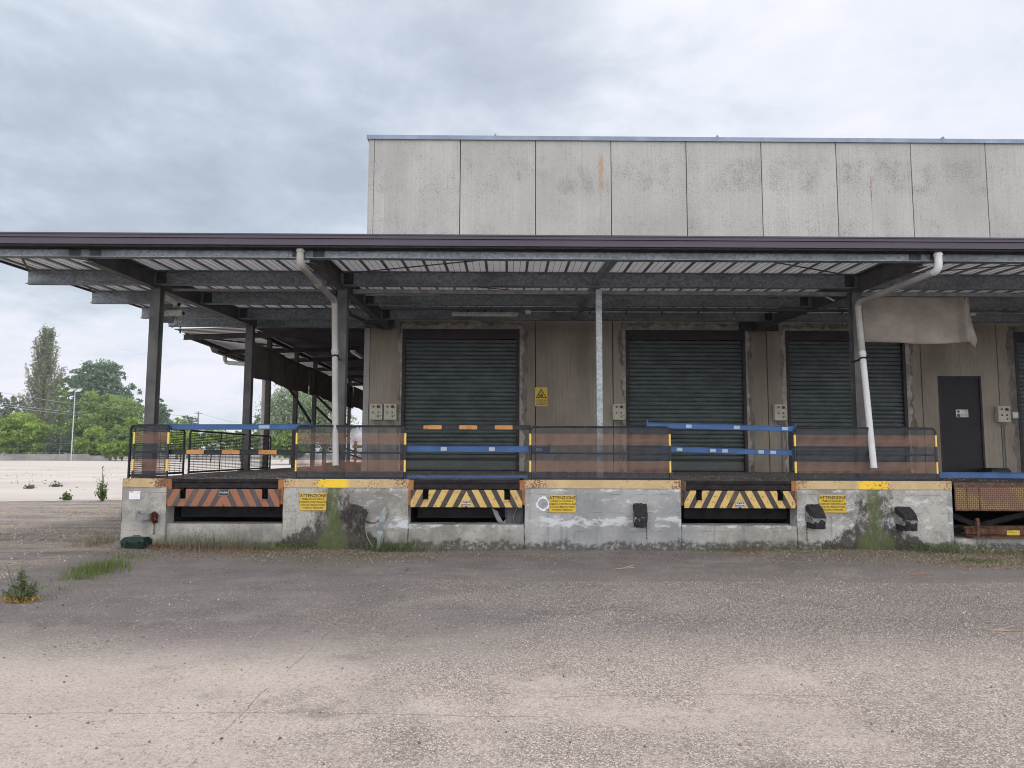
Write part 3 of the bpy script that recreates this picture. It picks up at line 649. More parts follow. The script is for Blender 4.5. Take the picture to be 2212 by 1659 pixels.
m_ = MB().bar((LX0+.1, .5, -.55), (LX0+1.1, .5, -.95), .04, .09, (0,0,1)).bar((LX0+.1, .62, -.95), (LX0+2.0, .62, -.5), .04, .09); m_.bar((LX0+2.6, .5, -.55), (LX0+3.8, .5, -.95), .04, .09)
m_.build('scissor_arm', BLACKST, lt)
st = MB().box(LX0+1.01, LX0+1.23, .215, .224, -.92, -.84).build('warning_sticker', simple('yellow_sticker', (.55,.40,.06), .6), lt)
MB().box(LX0+1.03, LX0+1.21, .2135, .215, -.905, -.900).box(LX0+1.03, LX0+1.19, .2135, .215, -.872, -.868).build('lettering', INKB, st)
# ------------------------------------------------------------------ 5. mesh railings on the dock edge
def railing(x0, x1, label, y=YF+.03, pitch=.0185, wire=.0058):
    xc = (x0+x1)/2; hw = (x1-x0)/2; H = .905; r_ = .021
    t = thing('mesh_railing', label, 'railing', (xc, y, ZD), 'mesh guard railings along the dock edge', world=False)
    c = .07; pts = []
    for s in (-1, 1):
        MB().tube([(s*(hw-r_), 0, 0), (s*(hw-r_), 0, H-c)], r_, 10).build('post', POSTB, t)
    for k in range(7): a = math.pi/2*k/6; pts.append((-hw+r_+c-c*math.cos(a), 0, H-c+c*math.sin(a)))
    pts += [(-x, 0, z) for x, _, z in pts[::-1]]
    MB().tube(pts, r_, 10).build('top_rail', TUBEB, t)
    MB().tube([(-hw+2*r_, 0, .455), (hw-2*r_, 0, .455)], .014, 8).build('mid_rail', TUBEB, t)
    MB().tube([(-hw+2*r_, .0, .03), (hw-2*r_, .0, .03)], .012, 8).build('bottom_rail', TUBEB, t)
    m_ = MB(); h = wire/2; yy = -.022; n_ = int((2*hw-.06)/pitch)
    for i in range(n_+1):
        x = -hw+.046+(2*hw-.092)*i/n_; m_.box(x-h, x+h, yy-h, yy+h, .012, H-.02)
    n_ = int((H-.03)/pitch)
    for j in range(n_+1):
        z = .012+(H-.032)*j/n_; m_.box(-hw+.044, hw-.044, yy-h*.8, yy+h*.8, z-h, z+h)
    m_.build('wire_mesh', MESHB, t)
    for i in range(3): MB().box(-hw+.3+i*(2*hw-.6)/2-.02, -hw+.3+i*(2*hw-.6)/2+.02, -.02, .02, .0, .006).build('foot_plate', BLACKST, t)
    return t
YR = YF+.03
RX = [(XX(285, YR), XX(364, YR)), (XX(637, YR), XX(877, YR)), (XX(1143, YR), XX(1450, YR)), (XX(1716, YR), XX(2026, YR))]
railing(*RX[0], 'narrow banded mesh railing in front of the column at the left end of the dock')
railing(*RX[1], 'banded mesh railing beside the first roller door, with the grey-topped downpipe hanging in front')
railing(*RX[2], 'long banded mesh railing in front of the thin galvanised post')
railing(*RX[3], 'banded mesh railing with the slanting white downpipe hanging in front')
# side railings along the west edge of the deck
def side_rail(y0, y1, label):
    t = thing('side_railing', label, 'railing', (-6.52, (y0+y1)/2, ZD), 'railings along the left side of the dock', world=False); L = (y1-y0)/2; H = .90
    for s in (-1, 1): MB().tube([(0, s*(L-.02), 0), (0, s*(L-.02), H-.05)], .022, 8).build('post', TUBEB, t)
    MB().tube([(0, -L+.02, H-.06), (0, -L+.06, H-.01), (0, -L+.1, H), (0, L-.1, H), (0, L-.06, H-.01), (0, L-.02, H-.06)], .021, 8).build('top_rail', TUBEB, t)
    MB().tube([(0, -L+.03, .04), (0, L-.03, .04)], .018, 6).build('bottom_rail', TUBEB, t)
    m_ = MB()
    for z in np.arange(.06, H-.03, .034): m_.bar((-.02, -L+.03, z), (-.02, L-.03, z), .007, .011)
    for yy in np.arange(-L+.1, L, .22): m_.bar((-.028, yy, .04), (-.028, yy, H-.02), .005, .005)
    m_.build('wire_mesh', BRSTEEL, t)
    if y1-y0 > 4: MB().tube([(-.02, -L+1.7, .0), (-.02, -L+1.75, H)], .012, 6).build('stay', TUBEB, t)
    return t
side_rail(12.9, 15.1, 'short side railing with horizontal wires between the left column and the split')
side_rail(15.32, 20.6, 'long side railing with horizontal wires passing behind the second left column')
# ------------------------------------------------------------------ 6. barrier bars
def bar_thing(px0, px1, pyl, pyr, label, blue=True, y=YF+.10, h=.095, marks=(), ends=()):
    xa, za = PY(px0, pyl, y); xb, zb = PY(px1, pyr, y)
    t = thing('blue_bar' if blue else 'striped_bar', label, 'barrier bar', ((xa+xb)/2, y, (za+zb)/2), 'barrier bars closing the gaps between railings' if True else None)
    m_ = MB().bar((xa, y, za), (xb, y, zb), .035, h); 
    m_.bar((xa, y-.024, za+h/2-.006), (xb, y-.024, zb+h/2-.006), .012, .011); m_.bar((xa, y-.024, za-h/2+.006), (xb, y-.024, zb-h/2+.006), .012, .011)
    m_.build('beam', BLUE if blue else TUBEB, t, bevel=.002)
    for q in marks:
        (u0, u1) = q; x0, _ = PY(u0, pyl, y-.02); x1, _ = PY(u1, pyl, y-.02)
        f0 = (x0-xa)/(xb-xa); f1 = (x1-xa)/(xb-xa); z0_ = za+(zb-za)*f0; z1_ = za+(zb-za)*f1
        hh = h*(.60 if blue else .86)
        MB().bar((x0, y-.020 if blue else y-.033, z0_), (x1, y-.020 if blue else y-.033, z1_), .004, hh).build('reflector' if blue else 'orange_block', REFL if blue else ORSTRIPE, t)
    for e in ends:
        xe, ze = PY(e, pyl+(pyr-pyl)*(e-px0)/(px1-px0), y); MB().box(xe-.012, xe+.012, y-.03, y+.03, ze-h*.5, ze+h*.95).build('end_hook', BLUE if blue else TUBEB, t)
    return t
bar_thing(352, 676, 922.5, 922, 'blue bar with two grey reflectors spanning the gap above the orange-striped leveller', True, marks=((560,582),(746,770)) and ((559,582),(746,769)), ends=(674,))
bar_thing(361, 637, 976, 977, 'black bar with three rusty orange blocks below the upper left blue bar', False, h=.085, marks=((403,441),(480,518),(559,598)))
bar_thing(875, 1147, 923, 923.5, 'black bar with three bright orange blocks across the first roller door', False, h=.08, marks=((915,954),(992,1031),(1069,1107)))
bar_thing(876, 1188, 969, 971, 'level blue bar with reflectors across the first roller door', True, h=.105, marks=((952,965),(1056,1069),(1158,1171)), ends=(1186,))
bar_thing(877, 1140, 1029.5, 1029.5, 'blue bar lying low on the deck above the leveller with the rubber block', True, h=.05)
bar_thing(1397, 1719, 918.5, 926.5, 'upper sloping blue bar across the second roller door', True, marks=((1482,1494),(1585,1598),(1689,1702)), ends=(1398, 1717))
bar_thing(1426, 1718, 969.5, 978.5, 'lower sloping blue bar with five reflectors across the second roller door', True, marks=((1462,1474),(1534,1546),(1560,1572),(1638,1650),(1664,1676)))
bar_thing(2028, 2420, 1026, 1029, 'blue bar low on the deck above the tread plate lift', True, h=.10)
# ------------------------------------------------------------------ 7. canopy
cn = thing('canopy', 'long flat steel canopy on columns with a dark fascia gutter above the dock', 'canopy', (1.7, 13.6, 0))
BY = [11.25, 13.45, 15.55, 17.7, 19.15]; XL, XR = -8.82, 24.0; BH = .27
def bz(y): return 4.60+.036*(y-11.25)       # underside of the beams
for i, y in enumerate(BY):
    z = bz(y)+BH/2; x1 = XR if i < 4 else -3.72
    m_ = MB().ibeam((XL, y, z), (x1, y, z), BH, .135)
    m_.build('roof_beam', GALV, cn)
# rafters in depth at the column lines
RFT = [(-6.52, .16, 19.1), (-3.08, .15, 19.2), (6.50, .15, 19.25), (15.9, .15, 19.25)]
for x, w_, y1 in RFT:
    m_ = MB(); segs = BY[:4]+[y1]
    m_.ibeam((x, BY[0]+.07, bz(BY[0])+.10), (x, y1, bz(y1)+.10), .30, w_); m_.build('rafter', STEEL, cn)
for y0, y1 in zip(BY[:3], BY[1:4]):
    MB().bar((1.68, y0+.07, bz(y0)+.08), (1.62, y1-.07, bz(y1)+.08), .10, .12).build('rafter', GALV, cn)
# splice plates and bolts where rafters meet the beams
for x, *_ in RFT[:3]:
    for y in BY[:4]:
        for s in (-1, 1):
            p = MB(); xx = x+s*.16; p.box(xx-.085, xx+.085, y-.022, y-.009, bz(y)+.03, bz(y)+BH-.03)
            for a in (-.045, .045):
                for b in (.07, .135, .20): p.tube([(xx+a, y-.034, bz(y)+b), (xx+a, y-.022, bz(y)+b)], .010, 6)
            p.build('splice_plate', BOLT, cn)
# columns
def hcol(x, y, w_, z0, z1, mat_, foot=True):
    m_ = MB().ibeam((x, y, z0), (x, y, z1), w_*1.0, w_, up=(0,1,0), tf=.014, tw=.01)
    if foot: m_.box(x-w_*.8, x+w_*.8, y-w_*.8, y+w_*.8, z0, z0+.02)
    m_.box(x-w_*.55, x+w_*.55, y-w_*.7, y+w_*.7, z1, z1+.015)
    return m_.build('column', mat_, cn)
for x in (-6.50, -3.05, 6.50, 15.9): hcol(x, 13.60, .18, ZD, bz(13.6)-.06, STEEL)
hcol(-6.50, 18.6, .18, ZD, bz(18.6)-.06, STEEL)
MB().box(1.645, 1.755, 13.5, 13.60, ZD, bz(13.6)-.02).build('post', GALVL, cn, bevel=.008)
# roof sheet with ribs, light underneath
SHEETW = simple('white_roof_sheet', (.72,.71,.72), .6, 0, .08, .8, (.45,.43,.41), .3)
def translucent(m_, col, k):
    t = m_.node_tree; b = t.nodes['Principled BSDF']; o = [q for q in t.nodes if q.type == 'OUTPUT_MATERIAL'][0]
    tr = t.nodes.new('ShaderNodeBsdfTranslucent'); tr.inputs[0].default_value = (*col, 1); ms = t.nodes.new('ShaderNodeMixShader'); ms.inputs[0].default_value = k
    t.links.new(b.outputs[0], ms.inputs[1]); t.links.new(tr.outputs[0], ms.inputs[2]); t.links.new(ms.outputs[0], o.inputs[0])
translucent(SHEETW, (.80,.82,.86), .11)  # translucency added to brighten the underside and the beams
SEAM = simple('dark_roof_seam', (.19,.19,.20), .6, 0, .2, 5)
m_ = MB(); ya, yb2 = 11.02, 19.25
def slab(m_, x0, x1, y0, y1, zf, t, mi=0):
    m_.add([(x0,y0,zf(y0)),(x1,y0,zf(y0)),(x1,y1,zf(y1)),(x0,y1,zf(y1)),(x0,y0,zf(y0)+t),(x1,y0,zf(y0)+t),(x1,y1,zf(y1)+t),(x0,y1,zf(y1)+t)], [(3,2,1,0),(4,5,6,7),(0,1,5,4),(1,2,6,5),(2,3,7,6),(3,0,4,7)], mi)
zs = lambda y: bz(y)+BH+.03
m_.add([(XL-.05,ya,zs(ya)),(XR,ya,zs(ya)),(XR,yb2,zs(yb2)),(XL-.05,yb2,zs(yb2))], [(3,2,1,0)])
x = XL+.12
while x < XR:
    slab(m_, x-.022, x+.022, ya+.01, yb2-.01, lambda y: bz(y)+BH+.004, .0262, 1)
    for q in (.12, .24): slab(m_, x+q-.004, x+q+.004, ya+.01, yb2-.01, lambda y: bz(y)+BH+.0265, .0035, 1)
    x += .362
m_.build('roof_sheet', [SHEETW, SEAM], cn)
MB().bar((XL-.06, 11.0, bz(11)+BH+.05), (XL-.06, 19.2, bz(19.2)+BH+.05), .03, .12).build('edge_trim', BRSTEEL, cn)
# gutter with a stepped face
zt = ZZ(511, 11.05)
ga, gb = zt-.062, zt-.165
m_ = MB().box(XL-.1, XR, 10.98, 11.10, ga, zt).box(XL-.1, XR, 11.005, 11.11, gb, ga-.004).box(XL-.1, XR, 10.965, 10.979, zt-.018, zt+.004).box(XL-.1, XR, 10.992, 11.004, gb, gb+.012)
m_.box(XL-.1, XR, 11.02, 11.2, gb-.03, gb-.004, 1); m_.build('gutter', [GUTTER, BLACKST], cn)
# lacing: thin rods under the roof
m_l = [((-8.7, 13.3), (-7.7, 11.4)), ((-7.9, 11.5), (-6.1, 13.3)), ((-2.9, 13.25), (1.2, 11.4)), ((3.2, 11.4), (6.3, 13.25)), ((-8.7, 15.4), (-8.0, 13.6)), ((-5.0, 17.8), (-3.2, 19.1)), ((6.8, 13.2), (10.5, 11.4)), ((-2.7, 13.6), (1.4, 15.4))]
for (xa, y0), (xb, y1) in m_l: MB().bar((xa, y0, bz(y0)+.20), (xb, y1, bz(y1)+.20), .035, .012).build('brace_rod', STEEL, cn)
# service rail hanging under the second beam
RAILM = simple('dull_rail', (.21,.21,.21), .6, .1)
MB().box(-2.9, XR, 13.70, 13.80, bz(13.75)-.085, bz(13.75)-.012).box(-6.3, -3.2, 13.72, 13.78, bz(13.75)-.05, bz(13.75)-.012).build('service_rail', RAILM, cn)
MB().box(-2.7, XR, 15.62, 15.70, bz(15.6)-.07, bz(15.6)-.012).build('service_rail', simple('dark_rail', (.10,.10,.105), .6, .1), cn)
# heavier tube from the second column line down to the wall corner
MB().tube([(-3.25, 13.7, 4.63), (-3.42, 16.0, 4.62), (-3.25, 19.15, 4.86)], .045, 8).build('corner_tube', STEEL, cn)
MB().box(-3.95, -2.95, YW-.14, YW-.004, 4.60+.30, 4.60+.56).box(-3.9, -3.0, YW-.20, YW-.14, 4.89, 4.91).build('wall_bracket', STEEL, cn)
b = MB().box(6.12, 7.14, YW-.10, YW-.004, 4.62+.25, 5.13)
for q in (6.2, 6.55, 6.72, 7.06):
    for z in (4.93, 5.05): b.tube([(q, YW-.115, z), (q, YW-.10, z)], .014, 6)
b.build('wall_bracket', BOLT, cn)
# downpipes: elbow under the gutter, slanting run back, then hanging down in front of the railing
def downpipe(pt, name, bottom_px, y_bot, xk, yk_px, yk, topmat, lowmat, ypx_join):
    xt, z_ = PY(pt[0], pt[1], 11.12)
    xk_, zk = PY(xk, yk_px, yk); xb_, zb_ = PY(bottom_px[0], bottom_px[1], y_bot); xj, zj = PY(*ypx_join, yk-.05)
    a = Vector((xt, 11.12, gb)); b_ = Vector((xt, 11.12, z_)); k_ = Vector((xk_, yk, zk)); e = Vector((xb_, y_bot, zb_))
    def elbow(p, c, q, r=.10, n_=5):
        u = (Vector(p)-Vector(c)).normalized()*r; v = (Vector(q)-Vector(c)).normalized()*r; c = Vector(c)
        return [c+u*(1-t)**2+v*t*t for t in [i/n_ for i in range(n_+1)]]
    R_ = .054
    m1 = MB().tube([a, b_+Vector((0,0,.1))], R_*1.05, 12).tube([a+Vector((0,0,-.08)), a+Vector((0,0,-.05))], R_*1.25, 12)
    o = m1.tube(elbow(a, b_, k_, .12), R_*1.08, 12).build('downpipe', topmat, cn)
    e1 = elbow(a, b_, k_, .12)[-1]; e2 = elbow(b_, k_, e, .14)
    m2 = MB().tube([e1, e2[0]], R_, 12).tube(e2, R_*1.1, 12)
    mid_ = e1.lerp(e2[0], .45); m2.tube([mid_, mid_+(e2[0]-e1).normalized()*.06], R_*1.2, 12); m2.build('pipe_run', PVCD, o)
    j = e2[-1].lerp(e, .28)
    MB().tube([e2[-1], j], R_*1.03, 12).build('pipe_length', lowmat, o)
    MB().tube([j, e], R_, 12, caps=True).tube([j, j+(e-j).normalized()*.08], R_*1.18, 12).build('pipe_length', PVC if topmat is PVC else PVCM, o)
    MB().tube([j+(e-j).normalized()*.12, j+(e-j).normalized()*.15], R_*1.25, 12).bar(j+Vector((0,0,-.13)), (j.x, 13.55, j.z-.13), .02, .03).build('pipe_clip', BLACKST, o)
    return o
PVCM = simple('weathered_pvc', (.34,.335,.325), .5, 0, .1, 2.2, (.25,.24,.22), .4)
downpipe((648, 571), 'p', (725, 1007), 12.58, 723, 650, 13.38, PVCD, PVCD, (724, 700))
downpipe((2028, 584), 'p', (1888, 1012), 12.56, 1852, 655, 13.38, PVC, PVCD, (1858, 700))
# ------------------------------------------------------------------ 8. side canopy beyond the corner
sc_ = thing('side_canopy', 'lower brown steel canopy along the left side of the warehouse', 'canopy', (-6.1, 27, 0))
zr = lambda x: 4.87+.035*(x+8.8)
X0, X1 = -8.82, -3.8
XM = -6.75
CO = MB(); CO.add([(X0,19.4,zr(X0)),(XM,19.4,zr(XM)),(XM,40,zr(XM)),(X0,40,zr(X0))], [(3,2,1,0)])
OUTM = simple('pale_corrugated', (.50,.48,.47), .6, 0, .12, 1.5); translucent(OUTM, (.7,.68,.68), .22)  # outer half of the sheet, translucency added to brighten it
CO.build('roof_sheet', OUTM, sc_)
CR = MB(); CR.add([(XM,19.4,zr(XM)),(X1,19.4,zr(X1)),(X1,40,zr(X1)),(XM,40,zr(XM)),(XM,19.4,zr(XM)+.05),(X1,19.4,zr(X1)+.05),(X1,40,zr(X1)+.05),(XM,40,zr(XM)+.05)], [(3,2,1,0),(4,5,6,7),(0,1,5,4),(1,2,6,5),(2,3,7,6),(3,0,4,7)])
y = 19.5
while y < 36: CR.bar((X0+.01, y, zr(X0)-.006), (X1, y, zr(X1)-.006), .07, .008, mi=1); y += .21
CR.build('roof_sheet', [simple('shaded_corrugated', (.055,.052,.06), .6, 0, .15, 1.5), simple('dark_corrugation', (.06,.052,.055), .6, 0, .2, 3)], sc_)  # inner half of the sheet, darkened for shade and dirt behind the curtains
for x in (-8.7, -6.75): MB().ibeam((x, 19.9, zr(x)-.10), (x, 40, zr(x)-.10), .12, .07).build('purlin', BRSTEEL, sc_)
for y in (19.9, 22.9, 25.2, 28.0, 30.8, 34): MB().ibeam((-8.75, y, zr(-8.75)-.15), (X1, y, zr(X1)-.15), .14, .08).build('roof_beam', BRSTEEL, sc_)
MB().bar((-8.7, 20.2, zr(-8.7)-.08), (-6.8, 22.6, zr(-6.8)-.08), .06, .04).build('brace_rod', BRSTEEL, sc_)
MB().bar((-8.72, 19.6, 4.78), (-8.72, 19.6, 5.2), .03, .03).build('stay', BRSTEEL, sc_)
for y in (20.3, 22.95, 25.2, 30.8, 34): MB().ibeam((-6.55, y, ZD), (-6.55, y, zr(-6.55)-.22), .12, .12, up=(0,1,0)).build('column', BRSTEEL, sc_)
for (y0, z0), (y1, z1) in (((21.0, 4.0), (25.1, 2.55)), ((25.4, 3.6), (30.7, 2.7)), ((25.4, 3.2), (30.5, 2.3))):
    MB().bar((-6.55, y0, z0), (-6.55, y1, z1), .06, .07).build('diagonal_brace', BRSTEEL, sc_)
MB().add([(-9.05,22.4,4.83),(-8.97,22.4,4.66),(-8.80,22.4,4.66),(-8.74,22.4,4.83),(-9.05,40,4.83),(-8.97,40,4.66),(-8.80,40,4.66),(-8.74,40,4.83)], [(0,1,5,4),(1,2,6,5),(2,3,7,6),(0,3,2,1)]).build('gutter', BRSTEEL, sc_)
MB().tube([(-8.88, 23.2, 4.68), (-8.88, 23.2, 4.54), (-8.84, 23.2, 4.46), (-8.74, 23.2, 4.43), (-7.05, 21.3, 4.14), (-6.90, 21.0, 4.0), (-6.86, 20.9, 3.8), (-6.84, 20.9, .05)], .065, 10).build('downpipe', PVCD, sc_)
# curtains hanging along the side canopy
CURT = simple('brown_hanging_canvas', (.105,.082,.076), .9, 0, .25, 1.6, (.15,.125,.115), .4)
def curtain(y0, y1, zt_, hgt, label, seed, dz=0):
    r = random.Random(seed); n_ = 22; nz_ = 6; V_ = []; ph = r.uniform(0, 6)
    for j in range(nz_+1):
        for i in range(n_+1):
            u = i/n_; v = j/nz_; amp = .016*v
            V_.append((-6.52+amp*math.sin(u*13+ph)+amp*.7*math.sin(u*29+ph*2)+(.10*v*max(0, u-.85)/.15 if seed % 2 else 0), y0+(y1-y0)*u, zt_+dz-hgt*v-.03*v*math.sin(u*7+ph)))
    m_ = MB(); w_ = n_+1; m_.add(V_, [(j*w_+i, j*w_+i+1, (j+1)*w_+i+1, (j+1)*w_+i) for j in range(nz_) for i in range(n_)], sm=True)
    o = m_.build('canvas_curtain', CURT, label=label, cat='curtain', group='brown canvas curtains under the side canopy')
    s = o.modifiers.new('solid', 'SOLIDIFY'); s.thickness = .006
for i, (a, b, l_) in enumerate(((18.75, 21.6, 'nearest brown canvas strip, hooked behind the second left column'), (21.2, 24.3, 'second brown canvas strip of the side canopy, overlapping the nearest one'), (24.32, 26.9, 'third brown canvas strip of the side canopy, above a dark diagonal brace'), (26.98, 31.4, 'fourth brown canvas strip, passing behind the left white downpipe'), (31.46, 36, 'farthest brown canvas strip, ending at the warehouse corner'))):
    curtain(a, b, 4.46, .90, l_, i+1, dz=-.03*(i % 2))
# the sand coloured canvas sheet by the right downpipe
TARP = simple('sand_canvas', (.235,.205,.178), .9, 0, .22, 1.6, (.15,.13,.11), .5)
def tarp():
    Yt = 13.80; xa, za = PY(1861, 636, Yt); xb, zb = PY(2090, 639, Yt); _, zl = PY(1861, 738, Yt)
    n_, nz_ = 40, 14; V_ = []
    for j in range(nz_+1):
        for i in range(n_+1):
            u = i/n_; v = j/nz_; x = xa+(xb-xa)*u; z = za+(zb-za)*u-(za-zl)*v
            y_ = Yt+.05*math.sin(u*9+1+v*1.5)*(.3+v)+.022*math.sin(u*23+v*3)*v+.02*math.sin(v*7+u*3)
            c = max(0, u-.90)/.10
            if c > 0: x -= .06*c*v*0; y_ -= .16*math.sin(c*math.pi*.9)*(.25+v*.75); x -= c*.10*v; z -= .02*c*v
            z -= .02*math.sin(u*3.2)*v
            V_.append((x, y_, z))
    m_ = MB(); w_ = n_+1; m_.add(V_, [(j*w_+i, j*w_+i+1, (j+1)*w_+i+1, (j+1)*w_+i) for j in range(nz_) for i in range(n_)], sm=True)
    # folded flap at the free edge, hanging lower in a point
    P0 = [PY(*q, Yt-.10) for q in ((2085, 640), (2096, 668), (2103, 700), (2107, 735), (2103, 752), (2092, 741), (2085, 728), (2084, 716), (2086, 680))]
    v = [(P0[i][0], Yt-.10+(-.05 if 2 < i < 8 else .04), P0[i][1]) for i in range(len(P0))]; cxx = sum(q[0] for q in v)/9; czz = sum(q[2] for q in v)/9
    v.append((cxx, Yt-.17, czz)); m_.add(v, [(9, i, (i+1) % 9) for i in range(9)], sm=True)
    o = m_.build('canvas_sheet', TARP, label='sand coloured canvas sheet with a curled free edge hanging beside the right downpipe', cat='canvas sheet')
    s = o.modifiers.new('solid', 'SOLIDIFY'); s.thickness = .006
    hm = MB().bar((xa, Yt-.006, za-.20), (xb-.12, Yt-.006, zb-.20), .004, .012)
    return o
tarp()
# ------------------------------------------------------------------ 9. things on the wall
BOXM = simple('beige_control_box', (.40,.385,.30), .5, 0, .1, 12, (.2,.18,.14), .4)
RED = simple('faded_red_switch', (.13,.035,.03), .5); COND = simple('grey_conduit', (.16,.155,.15), .5)
BLK = simple('black_rubber_button', (.02,.02,.02), .5)
def ctrl_box(px, py, label, down=True, third=True, tall=True):
    x, z = PY(px, py, YW-.12)
    t = thing('control_box', label, 'control box', (x, YW-.003, z), 'control boxes beside the roller doors', world=False)
    MB().box(-.165, .165, -.15, -.01, -.21, .21).build('housing', BOXM, t, bevel=.012)
    MB().box(-.155, .155, -.156, -.151, -.195, .20).build('lid', BOXM, t, bevel=.004)
    MB().tube([(.06, -.18, .13), (.06, -.157, .13)], .042, 14).box(.045, .075, -.20, -.181, .10, .16).build('main_switch', RED, t)
    MB().tube([(-.06, -.165, .13), (-.06, -.157, .13)], .022, 10).build('key_switch', BLK, t)
    for q in ((-.07, -.03), (.06, -.03), (.06, -.13)):
        MB().tube([(q[0], -.172, q[1]), (q[0], -.157, q[1])], .017, 8).box(q[0]-.022, q[0]+.022, -.159, -.157, q[1]+.022, q[1]+.034).build('push_button', BLK, t)
    MB().tube([(.12, -.163, .10), (.12, -.157, .10)], .012, 8).tube([(.12, -.163, -.10), (.12, -.157, -.10)], .012, 8).build('lock', BLK, t)
    m_ = MB()
    for q in (-.08, 0, .08): m_.tube([(q, -.07, -.21), (q, -.07, -.25), (q*.6+.02, -.05, -.30), (.06, -.03, -.33)], .012, 6)
    if down: m_.tube([(.06, -.03, -.31), (.06, -.03, -(z-ZD)+.0)], .016, 6)
    m_.build('conduit', COND, t)
    if tall: MB().box(-.12, -.03, -.160, -.1575, .10, .17).build('sticker', simple('faded_sticker', (.42,.25,.2), .6, 0, .3, 60), t)
    return t
ctrl_box(812.5, 889.5, 'left one of the paired beige control boxes at the warehouse corner')
ctrl_box(843, 889.5, 'right one of the paired beige control boxes, next to the first roller door', down=False)
ctrl_box(1337, 890, 'beige control box just left of the second roller door')
ctrl_box(1686, 891, 'beige control box on the pier between the second and third roller doors')
ctrl_box(2168, 895, 'beige control box to the right of the brown personnel door')
# small white label right of the last box
x, z = PY(2194, 897, YW-.01); MB().box(x-.08, x+.08, YW-.012, YW-.004, z-.08, z+.08).build('notice', simple('weathered_paper', (.45,.44,.44), .7), label='small pale square notice right of the last control box', cat='notice')
YSIGN = simple('yellow_sign_plate', (.50,.345,.035), .45, 0, .07, 4, (.42,.30,.10), .4)
# forklift warning sign
def forklift_sign():
    x, z = PY(1169, 857, YW-.01); y = YW-.022; hw, hh = .165, .245
    t = thing('forklift_sign', 'yellow forklift warning sign on the wall between first and second roller doors', 'sign', (x, y, z))
    MB().box(x-hw, x+hw, y, y+.016, z-hh, z+hh).build('plate', YSIGN, t, bevel=.004)
    m_ = MB(); zt_, zb_ = z+hh-.03, z-.035; w0 = hw-.02; yy = y-.003
    def tri(w_, a, b): return [(x-w_, b), (x+w_, b), (x, a)]
    o_ = tri(w0, zt_, zb_); i_ = tri(w0-.035, zt_-.045, zb_+.020)
    for k in range(3):
        a, b, c, d = o_[k], o_[(k+1) % 3], i_[(k+1) % 3], i_[k]; m_.prism([a, b, c, d], yy, y)
    # truck pictogram: mast, fork, body, cab, wheels
    bx, bz_ = x-.005, zb_+.032
    m_.box(bx-.035, bx-.027, yy, y, bz_, bz_+.115).box(bx-.075, bx-.035, yy, y, bz_+.002, bz_+.010).box(bx-.068, bx-.040, yy, y, bz_+.014, bz_+.040).box(bx-.066, bx-.042, yy, y, bz_+.046, bz_+.066)
    m_.prism([(bx-.022, bz_+.012), (bx+.055, bz_+.012), (bx+.060, bz_+.045), (bx+.03, bz_+.055), (bx+.0, bz_+.04), (bx-.022, bz_+.04)], yy, y)
    m_.box(bx-.018, bx-.012, yy, y, bz_+.04, bz_+.105).box(bx+.032, bx+.038, yy, y, bz_+.05, bz_+.105).box(bx-.018, bx+.038, yy, y, bz_+.105, bz_+.111)
    m_.prism([(bx+.004, bz_+.045), (bx+.022, bz_+.045), (bx+.018, bz_+.085), (bx+.006, bz_+.085)], yy, y)
    for q in (-.008, .042): m_.tube([(bx+q, yy-.0005, bz_+.008), (bx+q, y, bz_+.008)], .013, 12)
    m_.build('pictogram', INKB, t)
    m_ = MB()
    for k, s in enumerate(('ATTENZIONE', 'CARRELLI IN', 'MOVIMENTO')):
        v, q = text_mb(s, .052, x, y-.001, z-.095-.052*k, off=.0012, sx=.92); m_.add(v, q)
    m_.build('lettering', INKB, t)
forklift_sign()
def att_sign(px, py, label, pw=57, ph=37.5):
    y = YF-.022; x, z = PY(px, py, y); s = 1600/12.68; hw, hh = pw/s/2, ph/s/2
    t = thing('warning_sign', label, 'sign', (x, y, z), 'yellow warning signs on the dock face')
    MB().box(x-hw, x+hw, y, y+.010, z-hh, z+hh).build('plate', YSIGN, t, bevel=.003)
    m_ = MB(); v, q = text_mb('ATTENZIONE', .074, x, y-.001, z+hh-.052, off=.0014, sx=.98); m_.add(v, q)
    for k, s_ in enumerate(('PRIMA DI AVVIARE IL', 'CAMION CONTROLLARE', 'CHE SUL MEZZO NON', 'VI SIANO PERSONE')):
        v, q = text_mb(s_, .0415, x, y-.001, z+hh-.108-.0485*k, off=.0003, sx=.98); m_.add(v, q)
    m_.build('lettering', INKB, t)
    m_ = MB()
    for a in (-1, 1):
        for b in (-1, 1): m_.tube([(x+a*(hw-.012), y-.003, z+b*(hh-.012)), (x+a*(hw-.012), y, z+b*(hh-.012))], .004, 6)
    m_.build('screw', BOLT, t)
att_sign(676, 1083.5, 'yellow warning sign beside the mossy streak on the left dock block')
att_sign(1215, 1088, 'yellow warning sign right of the round cement plug')
att_sign(1799, 1088, 'yellow warning sign above and beside the worn black bumper', 58, 38)
